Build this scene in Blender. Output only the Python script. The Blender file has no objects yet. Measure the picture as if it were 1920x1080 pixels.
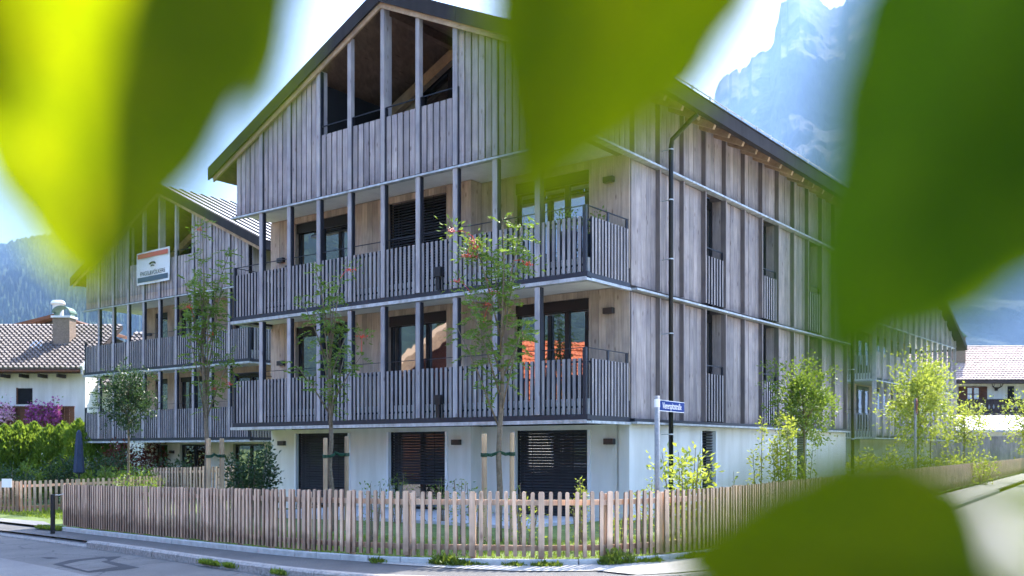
import bpy, bmesh, math, random
import numpy as np
from mathutils import Vector, Matrix, Euler, noise

random.seed(7)
rng = np.random.default_rng(7)
R = math.radians
scn = bpy.context.scene
col = scn.collection

# ------------------------------------------------------------------ camera, sky, sun, exposure
EYE = 1.65
FPX = 1830.0                                   # focal length in pixels of a 1920 px wide picture
HZ = 843.0                                     # image row of the horizon
cam_d = bpy.data.cameras.new('camera')
cam = bpy.data.objects.new('camera', cam_d)
col.objects.link(cam)
cam.location = (0, 0, EYE)
cam.rotation_euler = (R(90), 0, 0)
cam_d.sensor_width = 36.0
cam_d.lens = 36.0 * FPX / 1920.0
cam_d.shift_y = (HZ - 540.0) / 1920.0
cam_d.clip_start = 0.02
cam_d.clip_end = 80000
cam_d.dof.use_dof = True
cam_d.dof.focus_distance = 19.0
cam_d.dof.aperture_fstop = 1.9
cam_d.dof.aperture_blades = 0
scn.camera = cam

SUN_AZ = 31.0                                  # degrees to the right of the view direction
SUN_EL = 51.0
SUN_DIR = Vector((math.sin(R(SUN_AZ)) * math.cos(R(SUN_EL)), math.cos(R(SUN_AZ)) * math.cos(R(SUN_EL)), math.sin(R(SUN_EL))))
world = bpy.data.worlds.new('World')
scn.world = world
world.use_nodes = True
wn = world.node_tree
wn.nodes.clear()
wo = wn.nodes.new('ShaderNodeOutputWorld')
wb = wn.nodes.new('ShaderNodeBackground')
ws = wn.nodes.new('ShaderNodeTexSky')
ws.sky_type = 'NISHITA'
ws.sun_disc = False
ws.sun_elevation = R(SUN_EL)
ws.sun_rotation = R(SUN_AZ)
ws.altitude = 900
ws.air_density = 0.8
ws.dust_density = 2.6
ws.ozone_density = 0.4
wb.inputs[1].default_value = 0.15
wn.links.new(ws.outputs[0], wb.inputs[0])
wn.links.new(wb.outputs[0], wo.inputs[0])

sun_d = bpy.data.lights.new('sun', 'SUN')
sun_d.energy = 2.7
sun_d.angle = R(0.53)
sun_d.color = (1.0, 0.95, 0.86)
sun = bpy.data.objects.new('sun', sun_d)
col.objects.link(sun)
sun.rotation_euler = SUN_DIR.to_track_quat('Z', 'Y').to_euler()
sun.location = SUN_DIR * 60

scn.view_settings.view_transform = 'Standard'
scn.view_settings.look = 'None'
scn.view_settings.gamma = 1.0
scn.view_settings.use_curve_mapping = False
scn.view_settings.exposure = 3.25
scn.render.engine = 'CYCLES'
scn.cycles.use_denoising = True
scn.cycles.max_bounces = 7
scn.cycles.diffuse_bounces = 3
scn.cycles.glossy_bounces = 3
scn.cycles.transmission_bounces = 3
scn.cycles.volume_bounces = 0
scn.cycles.transparent_max_bounces = 6
scn.cycles.caustics_reflective = False
scn.cycles.caustics_refractive = False
scn.cycles.sample_clamp_indirect = 6.0


def P(px, py, d):
    """a place in the world given where it is seen from the photographer's spot and how far away it stands"""
    return Vector(((px - 960) / FPX * d, d, EYE + (HZ - py) / FPX * d))


def ground(x):
    return -0.026 * min(max(-(x + 2.5), 0.0), 14.0)


# ------------------------------------------------------------------ materials
def nodes_of(name):
    m = bpy.data.materials.new(name)
    m.use_nodes = True
    nt = m.node_tree
    b = nt.nodes['Principled BSDF']
    return m, nt, b


def N(nt, t, **kw):
    n = nt.nodes.new(t)
    for k, v in kw.items():
        setattr(n, k, v)
    return n


def ramp(nt, stops):
    r = nt.nodes.new('ShaderNodeValToRGB')
    e = r.color_ramp.elements
    while len(e) < len(stops):
        e.new(0.5)
    for i, (p, c) in enumerate(stops):
        e[i].position = p
        e[i].color = (*c, 1) if len(c) == 3 else c
    return r


def mixc(nt, a, b, fac, blend='MIX'):
    m = nt.nodes.new('ShaderNodeMix')
    m.data_type = 'RGBA'
    m.blend_type = blend
    for sock, v in ((m.inputs[0], fac), (m.inputs[6], a), (m.inputs[7], b)):
        if hasattr(v, 'is_output') or isinstance(v, bpy.types.NodeSocket):
            nt.links.new(v, sock)
        else:
            sock.default_value = (*v, 1) if isinstance(v, tuple) and len(v) == 3 else v
    return m.outputs[2]


def math_n(nt, op, a, b=None):
    m = nt.nodes.new('ShaderNodeMath')
    m.operation = op
    for i, v in enumerate((a, b)):
        if v is None:
            continue
        if isinstance(v, bpy.types.NodeSocket):
            nt.links.new(v, m.inputs[i])
        else:
            m.inputs[i].default_value = v
    return m.outputs[0]


def wood(name, light, dark, rough=0.75, vary=0.35, knots=True, stretch=(26, 26, 1.3), ground_stain=False, floors=False):
    """sawn timber: grain along the world's z (or as stretch says), each piece its own tone"""
    m, nt, b = nodes_of(name)
    g = N(nt, 'ShaderNodeNewGeometry')
    oi = N(nt, 'ShaderNodeObjectInfo')
    comb = N(nt, 'ShaderNodeCombineXYZ')
    r77 = math_n(nt, 'MULTIPLY', oi.outputs['Random'], 77.0)
    nt.links.new(r77, comb.inputs[0])
    nt.links.new(r77, comb.inputs[2])
    add = N(nt, 'ShaderNodeVectorMath', operation='ADD')
    nt.links.new(g.outputs['Position'], add.inputs[0])
    nt.links.new(comb.outputs[0], add.inputs[1])
    mp = N(nt, 'ShaderNodeMapping')
    mp.inputs['Scale'].default_value = stretch
    nt.links.new(add.outputs[0], mp.inputs[0])
    n1 = N(nt, 'ShaderNodeTexNoise')
    n1.inputs['Scale'].default_value = 1.0
    n1.inputs['Detail'].default_value = 6
    n1.inputs['Roughness'].default_value = 0.65
    n1.inputs['Distortion'].default_value = 0.6
    nt.links.new(mp.outputs[0], n1.inputs[0])
    r1 = ramp(nt, [(0.30, dark), (0.52, tuple((a + c) / 2 for a, c in zip(light, dark))), (0.72, light)])
    nt.links.new(n1.outputs[0], r1.inputs[0])
    c = r1.outputs[0]
    # weathering in big soft patches
    n2 = N(nt, 'ShaderNodeTexNoise')
    n2.inputs['Scale'].default_value = 1.7
    n2.inputs['Detail'].default_value = 3
    nt.links.new(add.outputs[0], n2.inputs[0])
    r2 = ramp(nt, [(0.3, (0.74, 0.74, 0.78)), (0.7, (1.12, 1.1, 1.06))])
    nt.links.new(n2.outputs[0], r2.inputs[0])
    c = mixc(nt, c, r2.outputs[0], 1.0, 'MULTIPLY')
    if knots:
        mp2 = N(nt, 'ShaderNodeMapping')
        mp2.inputs['Scale'].default_value = tuple(s * k for s, k in zip(stretch, (0.22, 0.22, 1.6)))
        nt.links.new(add.outputs[0], mp2.inputs[0])
        v = N(nt, 'ShaderNodeTexVoronoi')
        v.inputs['Scale'].default_value = 1.0
        nt.links.new(mp2.outputs[0], v.inputs[0])
        rk = ramp(nt, [(0.05, (0.42, 0.36, 0.34)), (0.17, (1, 1, 1))])
        nt.links.new(v.outputs[0], rk.inputs[0])
        c = mixc(nt, c, rk.outputs[0], 0.8, 'MULTIPLY')
    if ground_stain:
        # damp, soil-splashed feet of the boards
        sp_ = N(nt, 'ShaderNodeSeparateXYZ')
        nt.links.new(g.outputs['Position'], sp_.inputs[0])
        n3 = N(nt, 'ShaderNodeTexNoise')
        n3.inputs['Scale'].default_value = 5.0
        nt.links.new(add.outputs[0], n3.inputs[0])
        hh = math_n(nt, 'ADD', sp_.outputs[2], math_n(nt, 'MULTIPLY', n3.outputs[0], -0.5))
        rs = ramp(nt, [(0.0, (0.50, 0.47, 0.45)), (0.22, (1, 1, 1))])
        nt.links.new(hh, rs.inputs[0])
        c = mixc(nt, c, rs.outputs[0], 1.0, 'MULTIPLY')
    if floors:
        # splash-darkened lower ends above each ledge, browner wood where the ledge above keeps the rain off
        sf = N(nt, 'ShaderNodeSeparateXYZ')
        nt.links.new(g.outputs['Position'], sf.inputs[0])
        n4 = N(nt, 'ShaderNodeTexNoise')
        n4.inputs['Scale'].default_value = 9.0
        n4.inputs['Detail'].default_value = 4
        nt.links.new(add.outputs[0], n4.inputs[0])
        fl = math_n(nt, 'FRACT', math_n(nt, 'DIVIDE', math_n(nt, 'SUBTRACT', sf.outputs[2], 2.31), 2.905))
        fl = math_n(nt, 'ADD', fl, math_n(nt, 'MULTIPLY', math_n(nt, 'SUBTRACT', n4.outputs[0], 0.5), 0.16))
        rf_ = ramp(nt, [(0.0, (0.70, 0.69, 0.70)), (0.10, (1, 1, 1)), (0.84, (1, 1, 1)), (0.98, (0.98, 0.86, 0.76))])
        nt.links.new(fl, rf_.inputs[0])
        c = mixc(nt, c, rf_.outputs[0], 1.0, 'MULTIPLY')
    rv = ramp(nt, [(0.0, (1 - vary,) * 3), (1.0, (1 + vary * 0.6, 1 + vary * 0.55, 1 + vary * 0.5))])
    nt.links.new(oi.outputs['Random'], rv.inputs[0])
    c = mixc(nt, c, rv.outputs[0], 1.0, 'MULTIPLY')
    nt.links.new(c, b.inputs['Base Color'])
    b.inputs['Roughness'].default_value = rough
    b.inputs['Specular IOR Level'].default_value = 0.25
    bp = N(nt, 'ShaderNodeBump')
    bp.inputs['Strength'].default_value = 0.25
    bp.inputs['Distance'].default_value = 0.01
    nt.links.new(n1.outputs[0], bp.inputs['Height'])
    nt.links.new(bp.outputs[0], b.inputs['Normal'])
    return m


def plain(name, c, rough=0.6, metal=0.0, var=0.12, scale=4.0, bump=0.0, spec=0.4, bscale=60, detail=5):
    m, nt, b = nodes_of(name)
    g = N(nt, 'ShaderNodeNewGeometry')
    n = N(nt, 'ShaderNodeTexNoise')
    n.inputs['Scale'].default_value = scale
    n.inputs['Detail'].default_value = detail
    n.inputs['Roughness'].default_value = 0.6
    nt.links.new(g.outputs['Position'], n.inputs[0])
    r = ramp(nt, [(0.28, tuple(x * (1 - var) for x in c)), (0.72, tuple(min(1, x * (1 + var)) for x in c))])
    nt.links.new(n.outputs[0], r.inputs[0])
    nt.links.new(r.outputs[0], b.inputs['Base Color'])
    b.inputs['Roughness'].default_value = rough
    b.inputs['Metallic'].default_value = metal
    b.inputs['Specular IOR Level'].default_value = spec
    if bump:
        n2 = N(nt, 'ShaderNodeTexNoise')
        n2.inputs['Scale'].default_value = bscale
        n2.inputs['Detail'].default_value = 4
        nt.links.new(g.outputs['Position'], n2.inputs[0])
        bp = N(nt, 'ShaderNodeBump')
        bp.inputs['Strength'].default_value = bump
        bp.inputs['Distance'].default_value = 0.02
        nt.links.new(n2.outputs[0], bp.inputs['Height'])
        nt.links.new(bp.outputs[0], b.inputs['Normal'])
    return m


def asphalt(name, c, spots=0.35, cracks=False):
    m, nt, b = nodes_of(name)
    g = N(nt, 'ShaderNodeNewGeometry')
    n = N(nt, 'ShaderNodeTexNoise')
    n.inputs['Scale'].default_value = 90
    n.inputs['Detail'].default_value = 4
    nt.links.new(g.outputs['Position'], n.inputs[0])
    n2 = N(nt, 'ShaderNodeTexNoise')
    n2.inputs['Scale'].default_value = 0.8
    n2.inputs['Detail'].default_value = 6
    n2.inputs['Roughness'].default_value = 0.7
    nt.links.new(g.outputs['Position'], n2.inputs[0])
    r = ramp(nt, [(0.3, tuple(x * (1 - spots) for x in c)), (0.7, tuple(x * (1 + spots) for x in c))])
    nt.links.new(n.outputs[0], r.inputs[0])
    r2 = ramp(nt, [(0.3, (0.75, 0.75, 0.76)), (0.7, (1.15, 1.14, 1.12))])
    nt.links.new(n2.outputs[0], r2.inputs[0])
    cc = mixc(nt, r.outputs[0], r2.outputs[0], 1.0, 'MULTIPLY')
    if cracks:
        v = N(nt, 'ShaderNodeTexVoronoi', feature='DISTANCE_TO_EDGE')
        v.inputs['Scale'].default_value = 0.45
        dist = N(nt, 'ShaderNodeVectorMath', operation='ADD')
        sc = N(nt, 'ShaderNodeVectorMath', operation='SCALE')
        sc.inputs['Scale'].default_value = 0.8
        nt.links.new(n2.outputs['Color'], sc.inputs[0])
        nt.links.new(g.outputs['Position'], dist.inputs[0])
        nt.links.new(sc.outputs[0], dist.inputs[1])
        nt.links.new(dist.outputs[0], v.inputs[0])
        rc = ramp(nt, [(0.0, (0.35, 0.35, 0.36)), (0.012, (1, 1, 1))])
        nt.links.new(v.outputs[0], rc.inputs[0])
        cc = mixc(nt, cc, rc.outputs[0], 0.85, 'MULTIPLY')
    nt.links.new(cc, b.inputs['Base Color'])
    b.inputs['Roughness'].default_value = 0.85
    b.inputs['Specular IOR Level'].default_value = 0.3
    bp = N(nt, 'ShaderNodeBump')
    bp.inputs['Strength'].default_value = 0.5
    bp.inputs['Distance'].default_value = 0.01
    nt.links.new(n.outputs[0], bp.inputs['Height'])
    nt.links.new(bp.outputs[0], b.inputs['Normal'])
    return m


def foliage(name, dark, light, trans, tw=0.45, scale=1.2, rough=0.5):
    """leaves: diffuse plus light passing through, tone varied leaf clump by leaf clump"""
    m, nt, b = nodes_of(name)
    g = N(nt, 'ShaderNodeNewGeometry')
    n = N(nt, 'ShaderNodeTexNoise')
    n.inputs['Scale'].default_value = scale
    n.inputs['Detail'].default_value = 8
    n.inputs['Roughness'].default_value = 0.75
    nt.links.new(g.outputs['Position'], n.inputs[0])
    r = ramp(nt, [(0.33, dark), (0.67, light)])
    nt.links.new(n.outputs[0], r.inputs[0])
    nt.links.new(r.outputs[0], b.inputs['Base Color'])
    b.inputs['Roughness'].default_value = rough
    b.inputs['Specular IOR Level'].default_value = 0.3
    t = N(nt, 'ShaderNodeBsdfTranslucent')
    r2 = ramp(nt, [(0.33, tuple(x * 0.6 for x in trans)), (0.67, trans)])
    nt.links.new(n.outputs[0], r2.inputs[0])
    nt.links.new(r2.outputs[0], t.inputs[0])
    mx = N(nt, 'ShaderNodeMixShader')
    mx.inputs[0].default_value = tw
    nt.links.new(b.outputs[0], mx.inputs[1])
    nt.links.new(t.outputs[0], mx.inputs[2])
    nt.links.new(mx.outputs[0], nt.nodes['Material Output'].inputs['Surface'])
    return m


def glass(name, tint=(0.012, 0.014, 0.016), ior=3.5):
    m, nt, b = nodes_of(name)
    g = N(nt, 'ShaderNodeNewGeometry')
    n = N(nt, 'ShaderNodeTexNoise')
    n.inputs['Scale'].default_value = 1.3
    nt.links.new(g.outputs['Position'], n.inputs[0])
    bp = N(nt, 'ShaderNodeBump')
    bp.inputs['Strength'].default_value = 0.035
    bp.inputs['Distance'].default_value = 0.05
    nt.links.new(n.outputs[0], bp.inputs['Height'])
    nt.links.new(bp.outputs[0], b.inputs['Normal'])
    b.inputs['Base Color'].default_value = (*tint, 1)
    b.inputs['Roughness'].default_value = 0.015
    b.inputs['IOR'].default_value = ior
    return m


M = {}
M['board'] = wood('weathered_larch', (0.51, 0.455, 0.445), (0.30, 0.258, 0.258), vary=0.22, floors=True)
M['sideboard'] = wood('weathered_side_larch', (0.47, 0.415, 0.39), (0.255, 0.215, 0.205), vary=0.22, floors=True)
M['fin'] = wood('shade_toned_larch', (0.23, 0.195, 0.185), (0.14, 0.115, 0.11), vary=0.15, knots=False)  # larch darkened in colour to stand for shade on the fins' turned-away faces
M['post'] = wood('grey_post_timber', (0.50, 0.465, 0.465), (0.33, 0.30, 0.31), vary=0.15)
M['picket'] = wood('grey_rail_timber', (0.40, 0.372, 0.368), (0.25, 0.23, 0.232), vary=0.24, knots=False)
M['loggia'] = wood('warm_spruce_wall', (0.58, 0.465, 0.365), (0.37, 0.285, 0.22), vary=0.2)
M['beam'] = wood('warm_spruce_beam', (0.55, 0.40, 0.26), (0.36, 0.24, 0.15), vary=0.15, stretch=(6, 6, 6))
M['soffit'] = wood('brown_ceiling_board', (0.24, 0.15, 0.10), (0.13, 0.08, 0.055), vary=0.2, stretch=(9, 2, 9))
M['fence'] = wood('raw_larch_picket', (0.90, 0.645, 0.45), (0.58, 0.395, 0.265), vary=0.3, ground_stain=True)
M['fence_side_shade'] = wood('shade_toned_picket_side', (0.34, 0.22, 0.15), (0.18, 0.11, 0.075), vary=0.3, ground_stain=True)  # darker brown carries the shade between pickets in the colour
M['stake'] = wood('peeled_pine_stake', (0.60, 0.42, 0.25), (0.42, 0.28, 0.16), vary=0.15)
M['steel'] = plain('blue_black_steel', (0.011, 0.013, 0.022), 0.5, 0.0, 0.2, 3, spec=0.5)
M['blackframe'] = plain('black_window_frame', (0.008, 0.008, 0.009), 0.45, 0.0, 0.2, 3)
M['galv'] = plain('galvanised_lip', (0.52, 0.54, 0.56), 0.45, 0.35, 0.22, 9)
M['anthracite'] = plain('anthracite_sheet', (0.042, 0.036, 0.036), 0.75, 0.0, 0.15, 1.2, spec=0.15)
M['roofmetal'] = plain('standing_seam_sheet', (0.34, 0.34, 0.35), 0.45, 0.3, 0.15, 1.5)
M['plaster'] = plain('white_plaster', (0.77, 0.745, 0.69), 0.9, 0, 0.06, 0.7, bump=0.12, bscale=120, spec=0.2)
def streak(m, sx, lo):
    """faint rain streaks over an existing plain material"""
    nt = m.node_tree
    b = nt.nodes['Principled BSDF']
    src = b.inputs['Base Color'].links[0].from_socket
    gg = N(nt, 'ShaderNodeNewGeometry')
    mp = N(nt, 'ShaderNodeMapping')
    mp.inputs['Scale'].default_value = (sx, sx, 0.35)
    nt.links.new(gg.outputs['Position'], mp.inputs[0])
    n = N(nt, 'ShaderNodeTexNoise')
    n.inputs['Detail'].default_value = 6
    n.inputs['Scale'].default_value = 1.0
    nt.links.new(mp.outputs[0], n.inputs[0])
    r = ramp(nt, [(0.35, lo), (0.6, (1, 1, 1))])
    nt.links.new(n.outputs[0], r.inputs[0])
    nt.links.new(mixc(nt, src, r.outputs[0], 1.0, 'MULTIPLY'), b.inputs['Base Color'])
streak(M['plaster'], 3.0, (0.86, 0.85, 0.82))
streak(M['anthracite'], 4.0, (0.8, 0.8, 0.8))
streak(M['galv'], 6.0, (0.72, 0.71, 0.68))
M['slab'] = plain('pale_concrete', (0.78, 0.765, 0.74), 0.85, 0, 0.1, 2, bump=0.1, spec=0.2)
M['white'] = plain('white_coating', (0.80, 0.80, 0.80), 0.45, 0, 0.04, 3)
M['slat'] = plain('anthracite_blind', (0.05, 0.051, 0.058), 0.45, 0.0, 0.1, 3)
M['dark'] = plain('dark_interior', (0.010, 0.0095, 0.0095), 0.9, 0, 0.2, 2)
M['glass'] = glass('window_glass')
M['lampbox'] = plain('bronze_lamp', (0.05, 0.045, 0.042), 0.4, 0.4, 0.1, 5)
M['kerb'] = plain('granite_kerb', (0.27, 0.25, 0.23), 0.85, 0, 0.45, 22, bump=0.5, bscale=45)
M['edging'] = plain('concrete_edging', (0.44, 0.44, 0.42), 0.85, 0, 0.25, 7, bump=0.35, bscale=70)
M['road'] = asphalt('worn_road_asphalt', (0.122, 0.116, 0.110), 0.4, True)
M['roadnew'] = asphalt('grey_road_strip', (0.175, 0.168, 0.16), 0.35)
M['patchdark'] = asphalt('tar_seam', (0.035, 0.035, 0.038), 0.3)
M['walk'] = asphalt('pavement_asphalt', (0.105, 0.10, 0.096), 0.4)
M['drive'] = asphalt('driveway_asphalt', (0.16, 0.16, 0.16), 0.3)
M['gravel'] = plain('pale_gravel', (0.36, 0.34, 0.31), 0.95, 0, 0.4, 60, bump=0.7, bscale=60)
M['paving'] = plain('terrace_paving', (0.40, 0.40, 0.41), 0.8, 0, 0.12, 3, bump=0.1)
M['lawn'] = plain('lawn_soil', (0.10, 0.14, 0.03), 0.95, 0, 0.45, 5, bump=0.5)
M['grass'] = foliage('grass_blade', (0.07, 0.12, 0.014), (0.13, 0.20, 0.022), (0.34, 0.44, 0.04), 0.4, 2.5)
M['bark'] = plain('young_bark', (0.17, 0.13, 0.085), 0.9, 0, 0.4, 25, bump=0.5, bscale=50)
M['rowan'] = foliage('rowan_leaf', (0.06, 0.115, 0.02), (0.14, 0.23, 0.035), (0.30, 0.44, 0.05), 0.38, 3)
M['berry'] = plain('red_berry', (0.62, 0.04, 0.015), 0.4, 0, 0.3, 30)
M['shrub'] = foliage('shrub_leaf', (0.05, 0.10, 0.018), (0.12, 0.20, 0.03), (0.35, 0.48, 0.05), 0.42, 4)
M['lime'] = foliage('lime_shrub_leaf', (0.12, 0.17, 0.02), (0.22, 0.29, 0.04), (0.55, 0.62, 0.08), 0.45, 4)
M['darkleaf'] = foliage('dark_shrub_leaf', (0.018, 0.042, 0.016), (0.05, 0.095, 0.035), (0.08, 0.15, 0.04), 0.3, 4)
M['thuja'] = foliage('thuja_leaf', (0.05, 0.11, 0.014), (0.15, 0.25, 0.025), (0.34, 0.48, 0.05), 0.42, 5)
M['redleaf'] = foliage('copper_leaf', (0.10, 0.022, 0.014), (0.19, 0.045, 0.025), (0.25, 0.05, 0.02), 0.3, 4)
M['petunia'] = foliage('petunia_flower', (0.22, 0.03, 0.17), (0.58, 0.16, 0.44), (0.4, 0.1, 0.3), 0.3, 9)
M['petpink'] = foliage('pale_petunia_flower', (0.72, 0.26, 0.48), (0.92, 0.74, 0.82), (0.8, 0.45, 0.6), 0.3, 9)
M['brownwood'] = wood('brown_stained_board', (0.20, 0.085, 0.045), (0.10, 0.04, 0.022), vary=0.2, stretch=(2, 2, 20))
M['darkwood'] = wood('dark_balcony_board', (0.065, 0.045, 0.04), (0.035, 0.025, 0.022), vary=0.2)
M['tile'] = plain('grey_brown_tile', (0.15, 0.125, 0.115), 0.5, 0, 0.35, 3)
M['tilepink'] = plain('pinkish_tile', (0.42, 0.31, 0.27), 0.7, 0, 0.3, 3)
M['tileorange'] = plain('orange_tile', (0.55, 0.15, 0.06), 0.7, 0, 0.3, 3)
M['brick'] = plain('brown_brick', (0.24, 0.17, 0.12), 0.9, 0, 0.3, 14, bump=0.5)
M['blue'] = plain('blue_enamel', (0.004, 0.03, 0.17), 0.55, 0, 0.05, 3, spec=0.12)
M['signwhite'] = plain('white_enamel', (0.8, 0.8, 0.8), 0.35, 0, 0.03, 3)
M['redprint'] = plain('red_print', (0.62, 0.09, 0.10), 0.6, 0, 0.05, 3)
M['blueprint'] = plain('slate_blue_print', (0.06, 0.10, 0.15), 0.6, 0, 0.05, 3)
M['ink'] = plain('black_print', (0.03, 0.03, 0.035), 0.6, 0, 0.05, 3)
M['parasol'] = plain('navy_canvas', (0.03, 0.045, 0.085), 0.85, 0, 0.2, 8)
M['pole'] = plain('galvanised_post', (0.24, 0.25, 0.255), 0.6, 0.0, 0.25, 20, spec=0.2)
M['rope'] = plain('green_rope', (0.01, 0.06, 0.03), 0.8, 0, 0.2, 20)
M['copper'] = plain('patina_copper', (0.14, 0.22, 0.17), 0.6, 0.2, 0.2, 5)


# ------------------------------------------------------------------ mesh helpers
class MB:
    def __init__(self):
        self.v, self.f = [], []

    def add(self, verts, faces):
        o = len(self.v)
        self.v += [tuple(p) for p in verts]
        self.f += [tuple(i + o for i in f) for f in faces]
        return self

    def box(self, x0, x1, y0, y1, z0, z1):
        return self.add([(x0, y0, z0), (x1, y0, z0), (x1, y1, z0), (x0, y1, z0), (x0, y0, z1), (x1, y0, z1), (x1, y1, z1), (x0, y1, z1)],
                        [(0, 3, 2, 1), (4, 5, 6, 7), (0, 1, 5, 4), (1, 2, 6, 5), (2, 3, 7, 6), (3, 0, 4, 7)])

    def prism(self, poly, axis, a, b):
        """extrude a convex polygon given in the two other axes from a to b along axis"""
        n = len(poly)
        def pt(p, h):
            return (h, p[0], p[1]) if axis == 'x' else ((p[0], h, p[1]) if axis == 'y' else (p[0], p[1], h))
        vs = [pt(p, a) for p in poly] + [pt(p, b) for p in poly]
        fs = [tuple(range(n)), tuple(reversed(range(n, 2 * n)))] + [(i, i + n, (i + 1) % n + n, (i + 1) % n) for i in range(n)]
        return self.add(vs, fs)

    def bar(self, p0, p1, w, h, up=(0, 0, 1)):
        p0, p1 = Vector(p0), Vector(p1)
        d = (p1 - p0).normalized()
        s = d.cross(Vector(up))
        if s.length < 1e-4:
            s = d.cross(Vector((1, 0, 0)))
        s.normalize()
        t = s.cross(d)
        vs = [p + s * a * w / 2 + t * b * h / 2 for p in (p0, p1) for a, b in ((-1, -1), (1, -1), (1, 1), (-1, 1))]
        return self.add(vs, [(0, 1, 2, 3), (7, 6, 5, 4), (0, 4, 5, 1), (1, 5, 6, 2), (2, 6, 7, 3), (3, 7, 4, 0)])

    def tube(self, pts, rad, n=8, cap=True):
        pts = [Vector(p) for p in pts]
        if not isinstance(rad, (list, tuple)):
            rad = [rad] * len(pts)
        rings = []
        prev = None
        for i, p in enumerate(pts):
            d = (pts[min(i + 1, len(pts) - 1)] - pts[max(i - 1, 0)]).normalized()
            s = prev - d * prev.dot(d) if prev is not None else d.cross(Vector((0.31, 0.95, 0.05)))
            if s.length < 1e-5:
                s = d.cross(Vector((0, 0, 1)))
            s.normalize()
            prev = s
            t = d.cross(s)
            rings.append([p + (s * math.cos(2 * math.pi * k / n) + t * math.sin(2 * math.pi * k / n)) * rad[i] for k in range(n)])
        vs = [q for r in rings for q in r]
        fs = [(i * n + k, i * n + (k + 1) % n, (i + 1) * n + (k + 1) % n, (i + 1) * n + k) for i in range(len(pts) - 1) for k in range(n)]
        if cap:
            fs += [tuple(reversed(range(n))), tuple(range((len(pts) - 1) * n, len(pts) * n))]
        return self.add(vs, fs)

    def mesh(self, name, mat, smooth=False):
        me = bpy.data.meshes.new(name)
        me.from_pydata(self.v, [], self.f)
        me.materials.append(M[mat] if isinstance(mat, str) else mat)
        if smooth:
            me.polygons.foreach_set('use_smooth', [True] * len(me.polygons))
        me.update()
        return me

    def build(self, name, mat, parent=None, smooth=False, loc=None, rotz=0):
        o = bpy.data.objects.new(name, self.mesh(name, mat, smooth))
        col.objects.link(o)
        if parent:
            o.parent = parent
        if loc is not None:
            o.location = loc
        o.rotation_euler.z = rotz
        return o


def box(name, mat, parent, x0, x1, y0, y1, z0, z1):
    return MB().box(x0, x1, y0, y1, z0, z1).build(name, mat, parent)


_unit = {}


def ibox(name, mat, parent, x0, x1, y0, y1, z0, z1, bevel=0.0):
    """a box piece that shares one mesh with every other piece of the same size and stuff"""
    dx, dy, dz = x1 - x0, y1 - y0, z1 - z0
    key = (name, mat, round(dx, 3), round(dy, 3), round(dz, 3))
    if key not in _unit:
        if bevel:
            bm = bmesh.new()
            bmesh.ops.create_cube(bm, size=1)
            bmesh.ops.scale(bm, vec=(dx, dy, dz), verts=bm.verts)
            bmesh.ops.bevel(bm, geom=[e for e in bm.edges], offset=bevel, segments=1, affect='EDGES')
            me = bpy.data.meshes.new(name)
            bm.to_mesh(me)
            bm.free()
            me.materials.append(M[mat])
        else:
            me = MB().box(-dx / 2, dx / 2, -dy / 2, dy / 2, -dz / 2, dz / 2).mesh(name, mat)
        _unit[key] = me
    o = bpy.data.objects.new(name, _unit[key])
    col.objects.link(o)
    o.parent = parent
    o.location = ((x0 + x1) / 2, (y0 + y1) / 2, (z0 + z1) / 2)
    return o


def empty(name, loc=(0, 0, 0), rotz=0.0, parent=None):
    o = bpy.data.objects.new(name, None)
    col.objects.link(o)
    o.location = loc
    o.rotation_euler.z = rotz
    o.parent = parent
    o.empty_display_size = 0.2
    return o


def tag(o, label, cat, group=None, kind=None):
    if label:
        o['label'] = label
    if cat:
        o['category'] = cat
    if group:
        o['group'] = group
    if kind:
        o['kind'] = kind
    return o


def struct(o, label, cat):
    o['kind'] = 'structure'
    o['label'] = label
    o['category'] = cat
    return o


def np_mesh(name, verts, quads, mat, parent=None, smooth=False):
    me = bpy.data.meshes.new(name)
    verts = np.asarray(verts, dtype=np.float32).reshape(-1, 3)
    quads = np.asarray(quads, dtype=np.int32)
    k = quads.shape[1]
    me.vertices.add(len(verts))
    me.vertices.foreach_set('co', verts.ravel())
    me.loops.add(quads.size)
    me.loops.foreach_set('vertex_index', quads.ravel())
    me.polygons.add(len(quads))
    me.polygons.foreach_set('loop_start', np.arange(0, quads.size, k, dtype=np.int32))
    me.update(calc_edges=True)
    me.validate()
    if smooth:
        me.polygons.foreach_set('use_smooth', [True] * len(me.polygons))
    me.materials.append(M[mat] if isinstance(mat, str) else mat)
    o = bpy.data.objects.new(name, me)
    col.objects.link(o)
    o.parent = parent
    return o


def leaf_quads(pts, axes, size, aspect=0.45):
    """one folded rhombic leaf at each point: axes = pointing direction of each leaf"""
    pts = np.asarray(pts, float)
    n = len(pts)
    a = np.asarray(axes, float)
    a /= np.linalg.norm(a, axis=1, keepdims=True) + 1e-9
    rnd = rng.normal(size=(n, 3))
    s = np.cross(a, rnd)
    s /= np.linalg.norm(s, axis=1, keepdims=True) + 1e-9
    nn = np.cross(a, s)
    L = (np.asarray(size) * rng.uniform(0.7, 1.3, n))[:, None]
    v0 = pts
    v1 = pts + a * L * 0.5 + s * L * aspect * 0.5 + nn * L * 0.08
    v2 = pts + a * L - nn * L * 0.10
    v3 = pts + a * L * 0.5 - s * L * aspect * 0.5 + nn * L * 0.08
    v = np.stack([v0, v1, v2, v3], 1).reshape(-1, 3)
    i = np.arange(n)[:, None] * 4
    return v, np.concatenate([i, i + 1, i + 2, i + 3], 1)


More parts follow.
